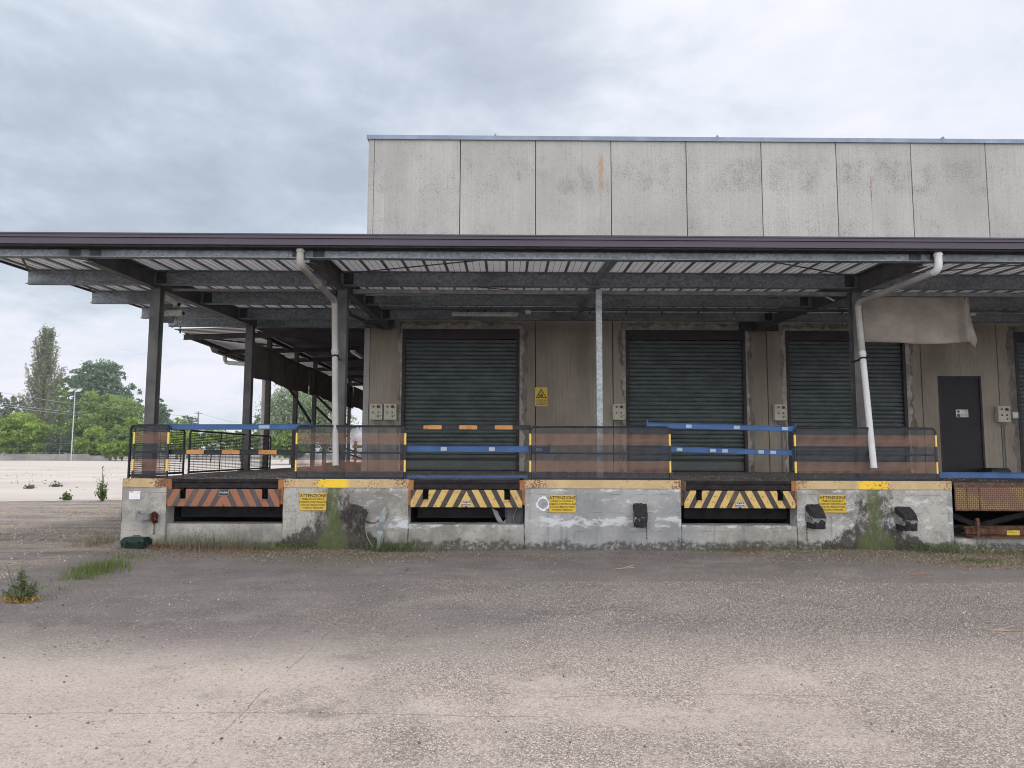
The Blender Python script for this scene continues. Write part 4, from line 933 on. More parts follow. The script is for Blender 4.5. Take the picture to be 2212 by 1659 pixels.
# sign on the personnel door
x, z = PY(2079, 893, YW); t = thing('door_sign', 'small pale sign with red and green symbols on the brown personnel door', 'sign', (x, YW+.01, z))
MB().box(x-.16, x+.16, YW+.008, YW+.018, z-.10, z+.10).build('plate', simple('pale_sign', (.5,.52,.47), .5), t)
MB().tube([(x-.10, YW+.004, z+.05), (x-.10, YW+.008, z+.05)], .036, 14).build('prohibition_symbol', RED, t)
MB().box(x-.14, x-.06, YW+.004, YW+.008, z-.09, z-.01).build('exit_symbol', simple('dark_green_ink', (.03,.12,.06), .5), t)
m_ = MB()
for q in (.07, .04): m_.box(x-.03, x+.13, YW+.005, YW+.008, z+q-.008, z+q+.004)
for q in (-.035, -.065): m_.box(x-.03, x+.14, YW+.005, YW+.008, z+q-.008, z+q+.004)
m_.build('text_lines', simple('grey_ink', (.12,.2,.16), .5), t)
# paper notice on the left dock block
x, z = PY(291, 1069.5, YF-.01); t = thing('paper_notice', 'white paper notice with a red corner on the left end of the dock', 'notice', (x, YF-.012, z))
MB().box(x-.095, x+.095, YF-.012, YF-.006, z-.07, z+.065).build('sheet', simple('white_paper', (.68,.69,.72), .5, 0, .05), t)
MB().box(x-.088, x-.02, YF-.0135, YF-.012, z+.045, z+.060).build('red_strip', simple('red_ink', (.6,.05,.05), .5), t)
m_ = MB()
for q in (.02, .0, -.02, -.04): m_.box(x-.05, x+.04, YF-.0135, YF-.012, z+q, z+q+.004)
m_.box(x+.035, x+.08, YF-.0135, YF-.012, z+.03, z+.042); m_.build('text_lines', simple('faint_ink', (.35,.36,.42), .5), t)
# round cement plug
x, z = PY(1173, 1088, YF); t = thing('cement_plug', 'round cement plug with white rim left of the middle warning sign', 'plug', (x, YF, z))
m_ = MB(); n_ = 30; r = random.Random(4); v = []
for k in range(n_):
    a = 2*math.pi*k/n_; r0 = .118+r.uniform(-.02, .014); v += [(x+.085*math.cos(a), YF-.013, z+.085*math.sin(a)), (x+r0*math.cos(a), YF-.012, z+r0*math.sin(a)), (x+r0*1.02*math.cos(a), YF+.004, z+r0*1.02*math.sin(a))]
m_.add(v, [(3*k, 3*k+1, (3*k+4) % (3*n_), (3*k+3) % (3*n_)) for k in range(n_)]+[(3*k+1, 3*k+2, (3*k+5) % (3*n_), (3*k+4) % (3*n_)) for k in range(n_)])
m_.build('rim', simple('white_cement', (.62,.63,.64), .9, 0, .1, 8), t)
MB().tube([(x, YF-.010, z), (x, YF+.004, z)], .088, 22).build('disc', simple('grey_cement', (.27,.28,.29), .9, 0, .2, 12), t)
# fluorescent lamps, conduits, cameras
def batten(px0, px1, py, Y, label, tilt=0):
    xa, za = PY(px0, py, Y); xb, _ = PY(px1, py, Y)
    t = thing('fluorescent_lamp', label, 'lamp', ((xa+xb)/2, Y, za))
    MB().box(xa, xb, Y-.06, Y+.06, za, za+.05).build('body', simple('lamp_body', (.42,.41,.38), .5), t, bevel=.006)
    MB().tube([(xa+.02, Y, za-.01), (xb-.02, Y, za-.01)], .036, 10).build('diffuser', simple('lamp_diffuser', (.62,.6,.54), .35), t)
    for q in (.25, .5, .75): MB().box(xa+(xb-xa)*q-.02, xa+(xb-xa)*q+.02, Y-.05, Y+.05, za+.05, za+.09).build('clip', BLACKST, t)
batten(975, 1119, 679, 17.45, 'long dusty fluorescent lamp under the canopy above the first roller door')
t = thing('side_lamp', 'short fluorescent lamp under the dark side canopy near the corner', 'lamp', (-4.3, 24, 4.3))
MB().bar((-4.62, 22.0, 4.66), (-4.62, 23.4, 4.66), .14, .06).build('body', WHITEP, t); MB().bar((-4.62, 22.05, 4.62), (-4.62, 23.35, 4.62), .09, .03).build('diffuser', simple('lamp_diffuser_clear', (.75,.75,.75), .3), t)
t = thing('cable_conduit', 'thin white conduit with a square junction box along the beam above the doors', 'conduit', (4, 17.5, 4.9))
za = ZZ(673, 17.5, 1150)
xa = XX(1143, 17.5, 673); xm = XX(1845, 17.5, 673)
MB().tube([(xa, 17.5, za), (xm, 17.5, za+.01)], .013, 6).build('pipe', simple('pale_conduit', (.55,.55,.55), .5), t)
MB().box(xa-.09, xa+.04, 17.45, 17.53, za-.06, za+.07).build('junction_box', WHITEP, t, bevel=.01)
m_ = MB()
for q in np.linspace(xa+.6, xm-.3, 9): m_.box(q-.012, q+.012, 17.475, 17.60, za-.02, za+.025)
m_.build('clip', BLACKST, t)
t = thing('cable_conduit', 'thin white conduit running right from the canvas sheet with a small end box', 'conduit', (12, 17.5, 4.9))
xa, za = PY(2100, 676, 16.8); MB().tube([(xa, 16.8, za), (xa+6, 16.8, za+.03)], .014, 6).build('pipe', simple('pale_conduit_b', (.55,.55,.55), .5), t)
MB().box(xa-.06, xa+.05, 16.74, 16.84, za-.07, za+.07).build('junction_box', WHITEP, t, bevel=.01)
t = thing('hanging_tube', 'thin lamp tube hanging loose from the service rail near the right column', 'lamp', (5.5, 14, 4.6))
(xa, za), (xb, zb) = PY(1782, 640, 14.1), PY(1797, 652, 14.1)
MB().tube([(2.5, 14.1, za+.0), (xa, 14.1, za)], .012, 6).build('tube', simple('grey_tube', (.34,.34,.35), .4), t); MB().bar((xa, 14.1, za), (xb, 14.0, zb), .05, .03).build('end_piece', simple('grey_tube_end', (.45,.45,.46), .4), t)
t = thing('hanging_tube', 'long pale rail fitting under the second beam, left of the thin galvanised post', 'lamp', (-2, 14, 4.6))
(xa, za), (xb, _) = PY(790, 636, 14.3), PY(950, 637, 14.3); MB().box(xa, xb, 14.25, 14.33, za-.02, za+.03).build('tube', simple('grey_tube_c', (.33,.32,.29), .5), t)
def camera_thing(px, py, rot, label, Y=13.9):
    x, z = PY(px, py, Y); t = thing('security_camera', label, 'security camera', (x, Y, z), 'security cameras on the left column', world=False)
    d = Vector((math.cos(rot[0])*math.cos(rot[1]), math.sin(rot[0])*math.cos(rot[1]), math.sin(rot[1])))
    CB = simple('dirty_white_housing', (.34,.33,.30), .5, 0, .2, 12, (.12,.11,.09), .6)
    MB().bar(-d*.17, d*.17, .11, .10).bar(-d*.15+Vector((0,0,.055)), d*.22+Vector((0,0,.055)), .135, .012).build('housing', CB, t, bevel=.01)
    MB().tube([d*.17, d*.185], .035, 12).build('lens', BLK, t)
    MB().bar((-.30, .0, -.12), (-.02, 0, -.12), .05, .10).tube([(-.02, 0, -.12), (.0, 0, -.03)], .02, 8).build('bracket', STEEL, t)
    MB().tube([(-.05, 0, -.05), (-.10, -.02, -.2), (-.02, -.02, -.27), (.07, -.02, -.2), (.04, 0, -.06)], .006, 6).build('cable', BLK, t)
camera_thing(373, 650, (rad(-20), rad(-28)), 'upper security camera on the left column, tilted steeply down')
camera_thing(377, 678, (rad(-5), rad(2)), 'lower security camera on the left column, level with looped cables')
# ------------------------------------------------------------------ 10. bumpers, chains and scrap on the dock face
RUB = simple('cracked_black_rubber', (.022,.022,.024), .75, 0, .5, 18, (.07,.07,.07), .5, .02)
BRK = simple('dull_bracket_steel', (.20,.205,.21), .6, .3, .3, 14, (.12,.06,.04), .5)
def bumper(px0, px1, py0, py1, label, lean=0.0, chain=0, seed=1):
    x0, z1 = PY(px0, py0, YF-.15); x1, z0 = PY(px1, py1, YF-.15); xc = (x0+x1)/2; w_ = (x1-x0)
    r = random.Random(seed); t = thing('dock_bumper', label, 'bumper', (xc, YF, z0), 'rubber bumpers on the dock face', world=False); H = z1-z0
    L = lean*w_
    P = lambda x, y, z: (x-L*(-y/.3)*0+L*(-y/.22), y, z)
    # bracket sides
    m_ = MB()
    for s in (-1, 1):
        m_.add([P(s*w_/2, 0, H*.30), P(s*w_/2, -.20, H*.22), P(s*w_/2, -.20, H*.48), P(s*w_/2, 0, H*.78), P(s*(w_/2-.01), 0, H*.30), P(s*(w_/2-.01), -.20, H*.22), P(s*(w_/2-.01), -.20, H*.48), P(s*(w_/2-.01), 0, H*.78)], [(0,1,2,3),(7,6,5,4),(0,4,5,1),(1,5,6,2),(2,6,7,3)])
    m_.add([P(-w_/2, -.205, H*.26), P(w_/2, -.205, H*.26), P(w_/2, -.215, H*.46), P(-w_/2, -.215, H*.46), P(-w_/2, -.195, H*.26), P(w_/2, -.195, H*.26), P(w_/2, -.205, H*.46), P(-w_/2, -.205, H*.46)], [(0,1,2,3),(7,6,5,4),(0,4,5,1),(3,2,6,7),(1,5,6,2),(0,3,7,4)])
    m_.build('bracket', BRK, t)
    # rubber block: lumpy upper face, block continuing below
    bm = bmesh.new(); bmesh.ops.create_cube(bm, size=1); bmesh.ops.subdivide_edges(bm, edges=bm.edges[:], cuts=5, use_grid_fill=True)
    for v in bm.verts:
        a, b, c = v.co; zz = (c+.5); yy = -(b*-1+.5); dep = -.01-(.5-b)*.20*(1.0 if zz < .62 else max(.25, 1.0-(zz-.62)*1.9))
        n_ = r.uniform(-.012, .012)
        v.co = P(a*w_*.94*(1 if zz > .3 else .86)+n_, dep+n_, H*zz+n_*(2.2 if zz > .5 else 1))
    m_ = MB(); m_.add([v.co for v in bm.verts], [[v.index for v in f_.verts] for f_ in bm.faces]); bm.free(); m_.build('rubber_block', RUB, t)
    if chain:
        m_ = MB(); xx = chain*w_*.5; z = H*.25; k = 0
        while z > -.22:
            m_.tube([(xx-.012, -.06, z), (xx-.014, -.06, z-.016), (xx, -.06, z-.03), (xx+.012, -.06, z-.014), (xx-.012, -.06, z)] if k % 2 == 0 else [(xx, -.05, z+.004), (xx, -.07, z-.012), (xx, -.05, z-.03)], .0045, 5); z -= .027; k += 1
        m_.build('chain', RUSTM, t)
    return t
bumper(1370, 1399, 1091, 1139, 'black rubber bumper right of the lime-streaked middle dock block', 0, 1, 1)
bumper(1746, 1776, 1093, 1142, 'leaning cracked bumper under the corner of the right warning sign', .25, -1, 2)
bumper(1940, 1972, 1098, 1146, 'leaning cracked bumper between the mossy streak and the tread plate lift', .3, -1, 3)
# fallen bumper with bent sheet in the second pit
t = thing('fallen_block', 'dark rubber bumper block standing loose in the second leveller pit', 'bumper', (XX(1112, 13.0, 1120), 13.0, .415), world=False)
MB().box(-.15, .15, -.08, .10, 0, .30).box(-.12, .12, -.06, .08, .30, .42).box(-.17, -.15, -.10, .1, .10, .26).build('rubber_block', simple('dusty_rubber', (.07,.075,.08), .8, 0, .3, 9), t, bevel=.015)
MB().tube([(.02, -.10, .40), (.03, -.11, .25), (-.03, -.11, .12), (.0, -.1, .0)], .008, 6).build('strap', BRK, t)
t = MB(); xb_ = XX(1078, 12.95, 1125)
v = []
for k in range(7):
    u = k/6; v += [(xb_-.13+.13*u, 12.98-.05*math.sin(u*3), .42+.27*(1-u)**1.3), (xb_-.02+.12*u, 12.92, .42+.20*(1-u)**1.5)]
t.add(v, [(2*k, 2*k+1, 2*k+3, 2*k+2) for k in range(6)]); t.add([(xb_+.05, 12.95, .42), (xb_+.3, 12.95, .42), (xb_+.28, 13.0, .52), (xb_+.13, 13.0, .50)], [(0,1,2,3)])
o = t.build('bent_sheet', simple('dusty_sheet_metal', (.26,.25,.26), .5, .3), label='bent grey metal sheet lying beside the loose block in the second pit', cat='scrap metal'); o.modifiers.new('solid', 'SOLIDIFY').thickness = .004
# torn bracket and rust-red chain on the left block
x, z = PY(328, 1120, YF-.05); t = thing('torn_bracket', 'torn metal strap with a rusty chain bundle on the left dock block', 'bracket', (x, YF, z))
def strip(pts, w_, mat_, name, par):
    m_ = MB(); v = []
    for p_ in pts: v += [(p_[0]-w_*.5*p_[3], p_[1], p_[2]-w_*.5*p_[4]), (p_[0]+w_*.5*p_[3], p_[1], p_[2]+w_*.5*p_[4])]
    m_.add(v, [(2*k, 2*k+1, 2*k+3, 2*k+2) for k in range(len(pts)-1)]); o = m_.build(name, mat_, par); o.modifiers.new('solid', 'SOLIDIFY').thickness = .006; return o
strip([(x-.27, YF-.02, z+.10, .3, 1), (x-.22, YF-.10, z+.02, .3, 1.2), (x-.12, YF-.13, z+.01, .1, 1.2), (x-.02, YF-.06, z+.03, .2, .9)], .09, BRK, 'strap', t)
m_ = MB(); r = random.Random(3); pts = []
for k in range(90):
    a = k*1.9+r.uniform(-.5, .5); rr_ = .075*r.uniform(.35, 1); pts.append((x+.05+rr_*math.cos(a), YF-.03-.07*r.random()-.0004*k, z+.02+rr_*1.5*math.sin(a)))
m_.tube(pts, [.007+.004*(k % 2) for k in range(90)], 5)
m_.build('chain_bundle', simple('dark_red_rust', (.10,.035,.028), .9, 0, .5, 20), t); m_ = MB()
zz = z-.08
for k in range(6): m_.tube([(x+.05-.012, YF-.05, zz), (x+.05, YF-.05, zz-.03), (x+.05+.012, YF-.05, zz), (x+.05-.012, YF-.05, zz)], .006, 5); zz -= .033
m_.build('chain', RUSTM, t)
# torn rubber flap and hanging galvanised strip with chain beside the left mossy streak
x, z = PY(765, 1105, YF-.05); t = thing('torn_flap', 'torn dark rubber flap hanging in rags right of the left mossy streak', 'bumper', (x, YF, z))
m_ = MB(); r = random.Random(8)
for k in range(16):
    xx = x-.20+.40*k/15; L_ = r.uniform(.16, .48)*(1 if k > 2 else .5); top_ = z+.12-.5*((k-7.5)/15)**2+r.uniform(-.02, .02); w_ = .055; pts = []
    for j in range(6):
        u = j/5; yy = YF-.03-.11*math.sin(min(1, u*1.6)*2.2)*(.85+.15*r.random()); xx2 = xx+.014*math.sin(u*4+k)
        pts += [(xx2-w_*(1-u*.5)*.5, yy, top_-L_*u), (xx2+w_*(1-u*.5)*.5, yy-.01, top_-L_*u-.005)]
    m_.add(pts, [(2*j, 2*j+1, 2*j+3, 2*j+2) for j in range(5)])
o = m_.build('rag', simple('shredded_rubber', (.055,.047,.046), .9, 0, .5, 12, (.09,.08,.08), .4), t); o.modifiers.new('solid', 'SOLIDIFY').thickness = .006
m_ = MB(); zz = z+.05; xx = x+.13
while zz > .08: m_.tube([(xx-.014, YF-.06, zz), (xx, YF-.06, zz-.034), (xx+.014, YF-.06, zz), (xx-.014, YF-.06, zz)], .006, 5); zz -= .032
m_.build('chain', RUSTM, t)
x2, z2 = PY(824, 1140, YF-.08); t = thing('metal_strip', 'bent galvanised metal strip leaning on the dock, tied by a sagging chain', 'scrap metal', (x2, YF, 0))
strip([(x2+.04, YF-.03, z2+.34, .3, 0), (x2+.03, YF-.05, z2+.25, 1, 0), (x2-.0, YF-.10, z2+.10, .9, 0), (x2-.02, YF-.08, z2-.06, .9, 0), (x2-.01, YF-.13, z2-.22, .9, 0), (x2-.04, YF-.20, z2-.33, .5, 0)], .10, simple('grey_green_strip', (.20,.23,.23), .45, .4, .2, 8), 'strip', t)
m_ = MB()
for k in range(13):
    u = k/12; m_.tube([(x+.16+(x2-x-.2)*u, YF-.07, z-.14-.05*math.sin(u*3.14)-.015), (x+.16+(x2-x-.2)*u+.02, YF-.07, z-.14-.05*math.sin(u*3.14)+.012)], .008, 5)
m_.build('chain', RUSTM, t)
MB().tube([(x+.18, YF-.06, z-.2), (x+.24, YF-.10, z-.42), (x+.36, YF-.15, z-.60), (x2-.1, YF-.3, .08)], .006, 6).build('cord', simple('pale_cord', (.35,.33,.30), .8), t)
# ------------------------------------------------------------------ 11. green toolbox
x, y = PZ(294, 1182, .08); t = thing('toolbox', 'dark green plastic case lying at the left foot of the dock', 'case', (x, y, gh(x, y)), world=False); t.rotation_euler.z = rad(-6)
GR = simple('dark_green_plastic', (.006,.022,.018), .35, 0, .2, 9, (.05,.07,.06), .4)
MB().add([(-.19,-.11,0),(.19,-.11,0),(.19,.11,0),(-.19,.11,0),(-.205,-.12,.105),(.205,-.12,.105),(.205,.12,.105),(-.205,.12,.105)], [(3,2,1,0),(4,5,6,7),(0,1,5,4),(1,2,6,5),(2,3,7,6),(3,0,4,7)]).build('tray', GR, t, bevel=.012)
MB().add([(-.215,-.13,.108),(.215,-.13,.108),(.215,.13,.108),(-.215,.13,.108),(-.17,-.085,.175),(.17,-.085,.175),(.17,.085,.175),(-.17,.085,.175)], [(3,2,1,0),(4,5,6,7),(0,1,5,4),(1,2,6,5),(2,3,7,6),(3,0,4,7)]).build('lid', GR, t, bevel=.010)
for s in (-.1, .1): MB().box(s-.02, s+.02, -.142, -.126, .07, .125).build('latch', GR, t, bevel=.003)
MB().tube([(-.06, -.0, .175), (-.06, 0, .195), (.06, 0, .195), (.06, 0, .175)], .008, 6).build('handle', GR, t)
# a dark bin lid seen on the deck at the far right
x, z = PY(2135, 1016, 18.8); t = MB().box(x-.05, x+.45, 18.6, 19.1, ZD, ZD+.10).box(x-.02, x+.42, 18.62, 19.08, ZD+.10, ZD+.14); t.build('low_box', simple('dark_green_lowbox', (.02,.03,.028), .6), bevel=.015, label='low dark box on the deck right of the personnel door', cat='box')
# orange barrier, red post and timber on the rear of the side deck
t = thing('rear_barrier', 'far yellow and red barrier across the side deck, seen through the mesh railing', 'barrier', (-5, 30, ZD))
MB().bar((-6.2, 30, ZD+.72), (-3.85, 30, ZD+.72), .05, .12).bar((-6.2, 30, ZD+.25), (-3.85, 30, ZD+.25), .05, .10).build('beam', simple('yellow_orange_paint', (.5,.26,.04), .6), t)
for q in (-6.1, -3.95): MB().bar((q, 30.05, ZD), (q, 30.05, ZD+.95), .10, .10).build('post', simple('red_post_paint', (.35,.03,.03), .6), t)
t = thing('timber_stack', 'rusty steel frame resting on the side deck edge behind the columns', 'frame', (-6.0, 25, ZD))
MB().bar((-6.0, 24.5, ZD+.07), (-6.0, 29, ZD+.07), .12, .12).bar((-5.4, 24.6, ZD+.06), (-5.0, 29, ZD+.1), .1, .1).bar((-6.0, 25.2, ZD+.6), (-4.6, 27, ZD+.1), .05, .05).bar((-5.6, 25.2, ZD+.65), (-4.3, 27, ZD+.15), .05, .05).build('frame_bar', RUSTM, t)
# ------------------------------------------------------------------ 12. far things: low wall, lamp, poles, trees
x0, _ = PY(-60, 985, 150); x1, _ = PY(236, 985, 150)
lw = thing('yard_wall', 'low grey block wall at the far edge of the pale yard', 'wall', ((x0+x1)/2, 150, 0))
m_ = MB().box(x0, x1-4, 150, 150.3, -.1, 1.25); m_.box(x1-4, x1, 150, 150.3, -.1, 1.05); m_.build('blockwork', simple('grey_blockwork', (.24,.225,.22), .9, 0, .3, .35, (.14,.13,.12), .5), lw)
MB().box(x0, x1-4, 149.96, 150.34, 1.25, 1.34).build('coping', simple('grey_coping', (.30,.28,.28), .9), lw)
fn = thing('wire_fence', 'faint wire fence on thin posts above the low grey wall', 'fence', ((x0+x1)/2+8, 151, 0)); m_ = MB(); xf1 = XX(300, 151)
for q in np.arange(x0, xf1, 2.8): m_.tube([(q, 151, 0), (q, 151, 3.6)], .05, 5)
m_.build('post', simple('fence_post', (.30,.32,.32), .6), fn); m_ = MB()
for z in (1.6, 2.3, 3.0, 3.5): m_.bar((x0, 151, z), (xf1, 151, z), .02, .03)
m_.build('wire', simple('fence_wire', (.25,.35,.32), .6), fn)
x, _ = PY(154, 985, 146); xt, zt_ = PY(165.5, 838, 146)
t = thing('yard_lamp', 'tall pale lamp post with two floodlights in front of the trees', 'lamp post', (x, 146, 0))
MB().tube([(x, 146, 0), (x, 146, zt_)], [.12, .07], 10).build('pole', simple('pale_pole', (.42,.47,.48), .5), t)
MB().bar((x-1.1, 146, zt_), (x+1.1, 146, zt_), .12, .12).build('crossbar', simple('dark_bar', (.12,.13,.14), .5), t)
for s in (-1, 1):
    MB().add([(x+s*.75-.55,145.6,zt_-.75),(x+s*.75+.35,145.6,zt_-.75),(x+s*.75+.65,146.1,zt_-.12),(x+s*.75-.25,146.1,zt_-.12),(x+s*.75-.55,145.75,zt_-.78),(x+s*.75+.35,145.75,zt_-.78),(x+s*.75+.65,146.3,zt_-.12),(x+s*.75-.25,146.3,zt_-.12)], [(0,1,2,3),(7,6,5,4),(0,4,5,1),(1,5,6,2),(2,6,7,3),(3,7,4,0)]).build('floodlight', simple('lamp_glass', (.45,.48,.48), .3), t)
xu, zu = PY(429, 889, 210); t = thing('utility_pole', 'distant wooden utility pole with crossarm above the left blue bar', 'utility pole', (xu, 210, 0))
MB().tube([(xu, 210, 0), (xu, 210, zu)], [.28, .2], 8).build('pole', simple('pole_wood', (.2,.19,.18), .8), t)
MB().bar((xu-1, 210, zu-.5), (xu+1, 210, zu-.5), .15, .15).bar((xu+.2, 210, zu-4.5), (xu+3.0, 210, zu-4.6), .15, .15).tube([(xu+1.6, 210, zu-4.5), (xu+1.6, 210, zu-3.6)], .25, 8).build('crossarm', simple('crossarm', (.2,.19,.18), .8), t)
for i, (ya, yb_, xa_, xb2, l_) in enumerate(((846, 908, 0, 429, 'highest thin overhead wire crossing in front of the poplar'), (871, 915, 0, 429, 'middle thin overhead wire crossing in front of the trees'), (876, 920, 0, 429, 'lowest thin overhead wire crossing in front of the trees'), (889, 918, 429, 560, 'thin overhead wire running right from the distant pole'))):
    Ya = 140 if i < 3 else 210; (xa, za), (xb, zb) = PY(xa_-8, ya, Ya), PY(xb2, yb_-8*(i < 3), 208 if i < 3 else 260); pts = []
    for k in range(13): u = k/12; pts.append((xa+(xb-xa)*u, Ya+((208 if i < 3 else 260)-Ya)*u, za+(zb-za)*u-.8*math.sin(u*math.pi)))
    MB().tube(pts, .045, 5).build('overhead_wire', simple('wire_grey', (.32,.36,.36), .5), label=l_, cat='wire', group='overhead wires')
LM = {'dark': m_leaf('leaf_bluegreen', (.075,.14,.085), (.22,.32,.20)), 'mid': m_leaf('leaf_mid', (.105,.18,.045), (.33,.46,.14), trans=.3),
      'lime': m_leaf('leaf_lime', (.12,.21,.030), (.40,.56,.11), trans=.35), 'pop': m_leaf('leaf_poplar', (.11,.14,.085), (.30,.34,.20), trans=.35), 'pale': m_leaf('leaf_pale', (.19,.26,.15), (.42,.50,.34), trans=.5), 'grey': m_leaf('leaf_grey', (.07,.095,.06), (.23,.27,.19))}
def leaf_mesh(C, size, asp=.55, tone=None):
    n_ = len(C); a = RS.normal(size=(n_, 3)); a /= np.linalg.norm(a, axis=1)[:, None]; b = RS.normal(size=(n_, 3)); b -= (a*b).sum(1)[:, None]*a; b /= np.linalg.norm(b, axis=1)[:, None]
    s = (size*RS.uniform(.6, 1.4, n_))[:, None]; V_ = np.stack([C-a*s*.5, C+b*s*asp*.5, C+a*s*.5, C-b*s*asp*.5], 1).reshape(-1, 3)
    return V_, np.arange(4*n_).reshape(-1, 4), np.repeat(tone if tone is not None else RS.uniform(0, 1, n_), 4)
def crown_points(blobs, n_, clump=1.0, per=26, gap=.35):
    # leaves gathered in clumps on and inside the shells of several lobes
    tot = sum(b[3]*b[4] for b in blobs); P_ = []; T_ = []
    for (bx, by, bz_, rx, rz) in blobs:
        nc = max(4, int(n_/per*rx*rz/tot)); d = RS.normal(size=(nc, 3)); d /= np.linalg.norm(d, axis=1)[:, None]
        rr_ = RS.uniform(.45, 1.12, nc)[:, None]**.5; c = d*rr_*np.array([rx, rx, rz])*(1+RS.normal(0, .05, (nc, 1)))+np.array([bx, by, bz_])
        tone = np.clip(RS.normal(.45, .30, nc)+.18*d[:, 2], 0, 1)  # lobe tops get paler leaves, light from above put into the tone
        for k in range(nc):
            m__ = int(per*RS.uniform(.5, 1.5)); P_.append(c[k]+RS.normal(0, clump*RS.uniform(.4, 1.0), (m__, 3))*np.array([1, 1, .6])); T_.append(np.clip(tone[k]+RS.normal(0, .15, m__), 0, 1))
    return np.concatenate(P_), np.concatenate(T_)
def tree(px, pbase, Y, ptop, pw, label, kind='mid', lobes=9, n_=6000, leaf=.5, name='tree', seed=1, trunk=.22, clump=None, shape='round', cat='tree', group='trees and shrubs behind the yard'):
    global RS; RS = np.random.RandomState(seed); r = random.Random(seed)
    s = F/Y; x, _ = PY(px, pbase, Y); zt_ = PY(px, ptop, Y)[1]; W = pw/s/2; z0_ = max(0, PY(px, pbase, Y)[1]); H = zt_
    t = thing(name, label, cat, (x, Y, 0), group)
    blobs = []
    if shape == 'round':
        zc_ = z0_+(H-z0_)*.50; rz = (H-z0_)*.50; blobs.append((x, Y, zc_, W*.72, rz*.8))
        for k in range(lobes):
            a = 2*math.pi*k/lobes+r.uniform(-.3, .3); e = r.uniform(-.7, .95); q = math.sqrt(max(.05, 1-e*e*.8)); lr = r.uniform(.30, .46)
            blobs.append((x+math.cos(a)*q*W*.66, Y+math.sin(a)*q*W*.5, zc_+e*rz*.72, W*lr, rz*lr*.9))
        blobs.append((x+r.uniform(-.2, .2)*W, Y, H-rz*.36, W*.35, rz*.34))
    P_, T_ = crown_points(blobs, n_, clump or W*.075)
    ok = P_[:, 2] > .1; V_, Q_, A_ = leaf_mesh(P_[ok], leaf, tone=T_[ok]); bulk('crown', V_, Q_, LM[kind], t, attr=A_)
    m_ = MB(); hb = max(z0_+(H-z0_)*.35, .6)
    m_.tube([(x, Y, 0), (x+r.uniform(-.2, .2), Y, hb*.6), (x, Y, hb+(H-hb)*.4)], [trunk*1.3, trunk, trunk*.4], 7)
    for k in range(7): 
        b = blobs[1+k % (len(blobs)-1)]; m_.tube([(x, Y, hb*r.uniform(.6, 1.1)), ((x+b[0])/2, (Y+b[1])/2, (hb+b[2])/2+.3), (b[0], b[1], b[2])], [trunk*.5, trunk*.3, trunk*.1], 5)
    m_.build('trunk', BARK, t); return t
def poplar(px, pbase, Y, ptop, pw, label, seed=3, kind='pop', dens=1.0):
    RS_ = np.random.RandomState(seed); global RS; RS = RS_; s = F/Y; x, _ = PY(px, pbase, Y); H = PY(px, ptop, Y)[1]; W = pw/s/2
    t = thing('poplar', label, 'tree', (x, Y, 0), 'trees and shrubs behind the yard'); m_ = MB(); m_.tube([(x, Y, 0), (x, Y, H*.5), (x+.2, Y, H*.97)], [.55, .3, .04], 7); P_ = []; T_ = []
    for k in range(int(230*dens)):
        h0 = H*RS_.uniform(.02, .88)**1.0; a = RS_.uniform(0, 6.28); L_ = min(H*.26, H*1.0-h0)*RS_.uniform(.6, 1.05); he_ = (h0+L_)/H; rm = W*(1.0 if he_ < .32 else max(.02, 1-(he_-.32)/.70)**.55)*RS_.uniform(.35, 1.12)
        pts = []
        for j in range(6): u = j/5; pts.append((x+math.cos(a)*rm*u**.55, Y+math.sin(a)*rm*u**.55, h0+L_*u**1.25))
        m_.tube(pts, [.09, .07, .05, .04, .03, .015], 4, caps=False)
        pa = np.array(pts); m__ = int(105*(.4+.9*(1-h0/H))); uu = RS_.uniform(.15, 1.03, m__); idx = np.clip((uu*5).astype(int), 0, 4); fr = (uu*5-idx)[:, None]
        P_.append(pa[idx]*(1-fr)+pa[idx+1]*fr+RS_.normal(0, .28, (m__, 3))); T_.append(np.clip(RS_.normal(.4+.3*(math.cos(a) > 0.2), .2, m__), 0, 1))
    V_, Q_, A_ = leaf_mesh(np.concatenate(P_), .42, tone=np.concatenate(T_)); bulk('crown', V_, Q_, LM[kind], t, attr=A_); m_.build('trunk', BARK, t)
poplar(86, 985, 172, 706, 110, 'tall pointed poplar with thin airy top on the far left', 3)
tree(160, 985, 195, 790, 85, 'left lobe of the big dark blue-green tree crown, right of the poplar', 'dark', 10, 11000, .62, seed=21, trunk=.5)
tree(212, 985, 196, 778, 132, 'broad dark blue-green tree rising highest between the poplar and the column', 'dark', 16, 20000, .62, seed=22, trunk=.6)
tree(262, 985, 198, 828, 84, 'lower dark rounded tree sloping towards the left column', 'dark', 10, 9000, .6, seed=23, trunk=.4)
tree(122, 985, 176, 812, 54, 'slim yellow-green tree against the right flank of the poplar', 'lime', 9, 7000, .5, seed=31, trunk=.3)
tree(236, 985, 166, 846, 146, 'wide olive-green dome tree behind the lamp post', 'mid', 16, 20000, .5, seed=41, trunk=.4)
tree(20, 985, 185, 856, 90, 'loose grey-green tree at the left edge behind the leafy bush', 'grey', 9, 8000, .55, seed=51, trunk=.3)
tree(-20, 985, 190, 838, 60, 'tall grey-green tree cut by the left edge of the view', 'grey', 7, 5000, .55, seed=52, trunk=.3)
tree(44, 992, 153, 888, 124, 'big bushy yellow-green tree low on the far left behind the wall', 'lime', 15, 20000, .42, seed=61, trunk=.2)
tree(0, 992, 152, 908, 70, 'leafy bush at the left edge of the view behind the wall', 'lime', 9, 7000, .42, seed=62, trunk=.15)
tree(178, 988, 158, 895, 82, 'mid green tree directly behind the lamp post', 'mid', 10, 9000, .45, seed=71)
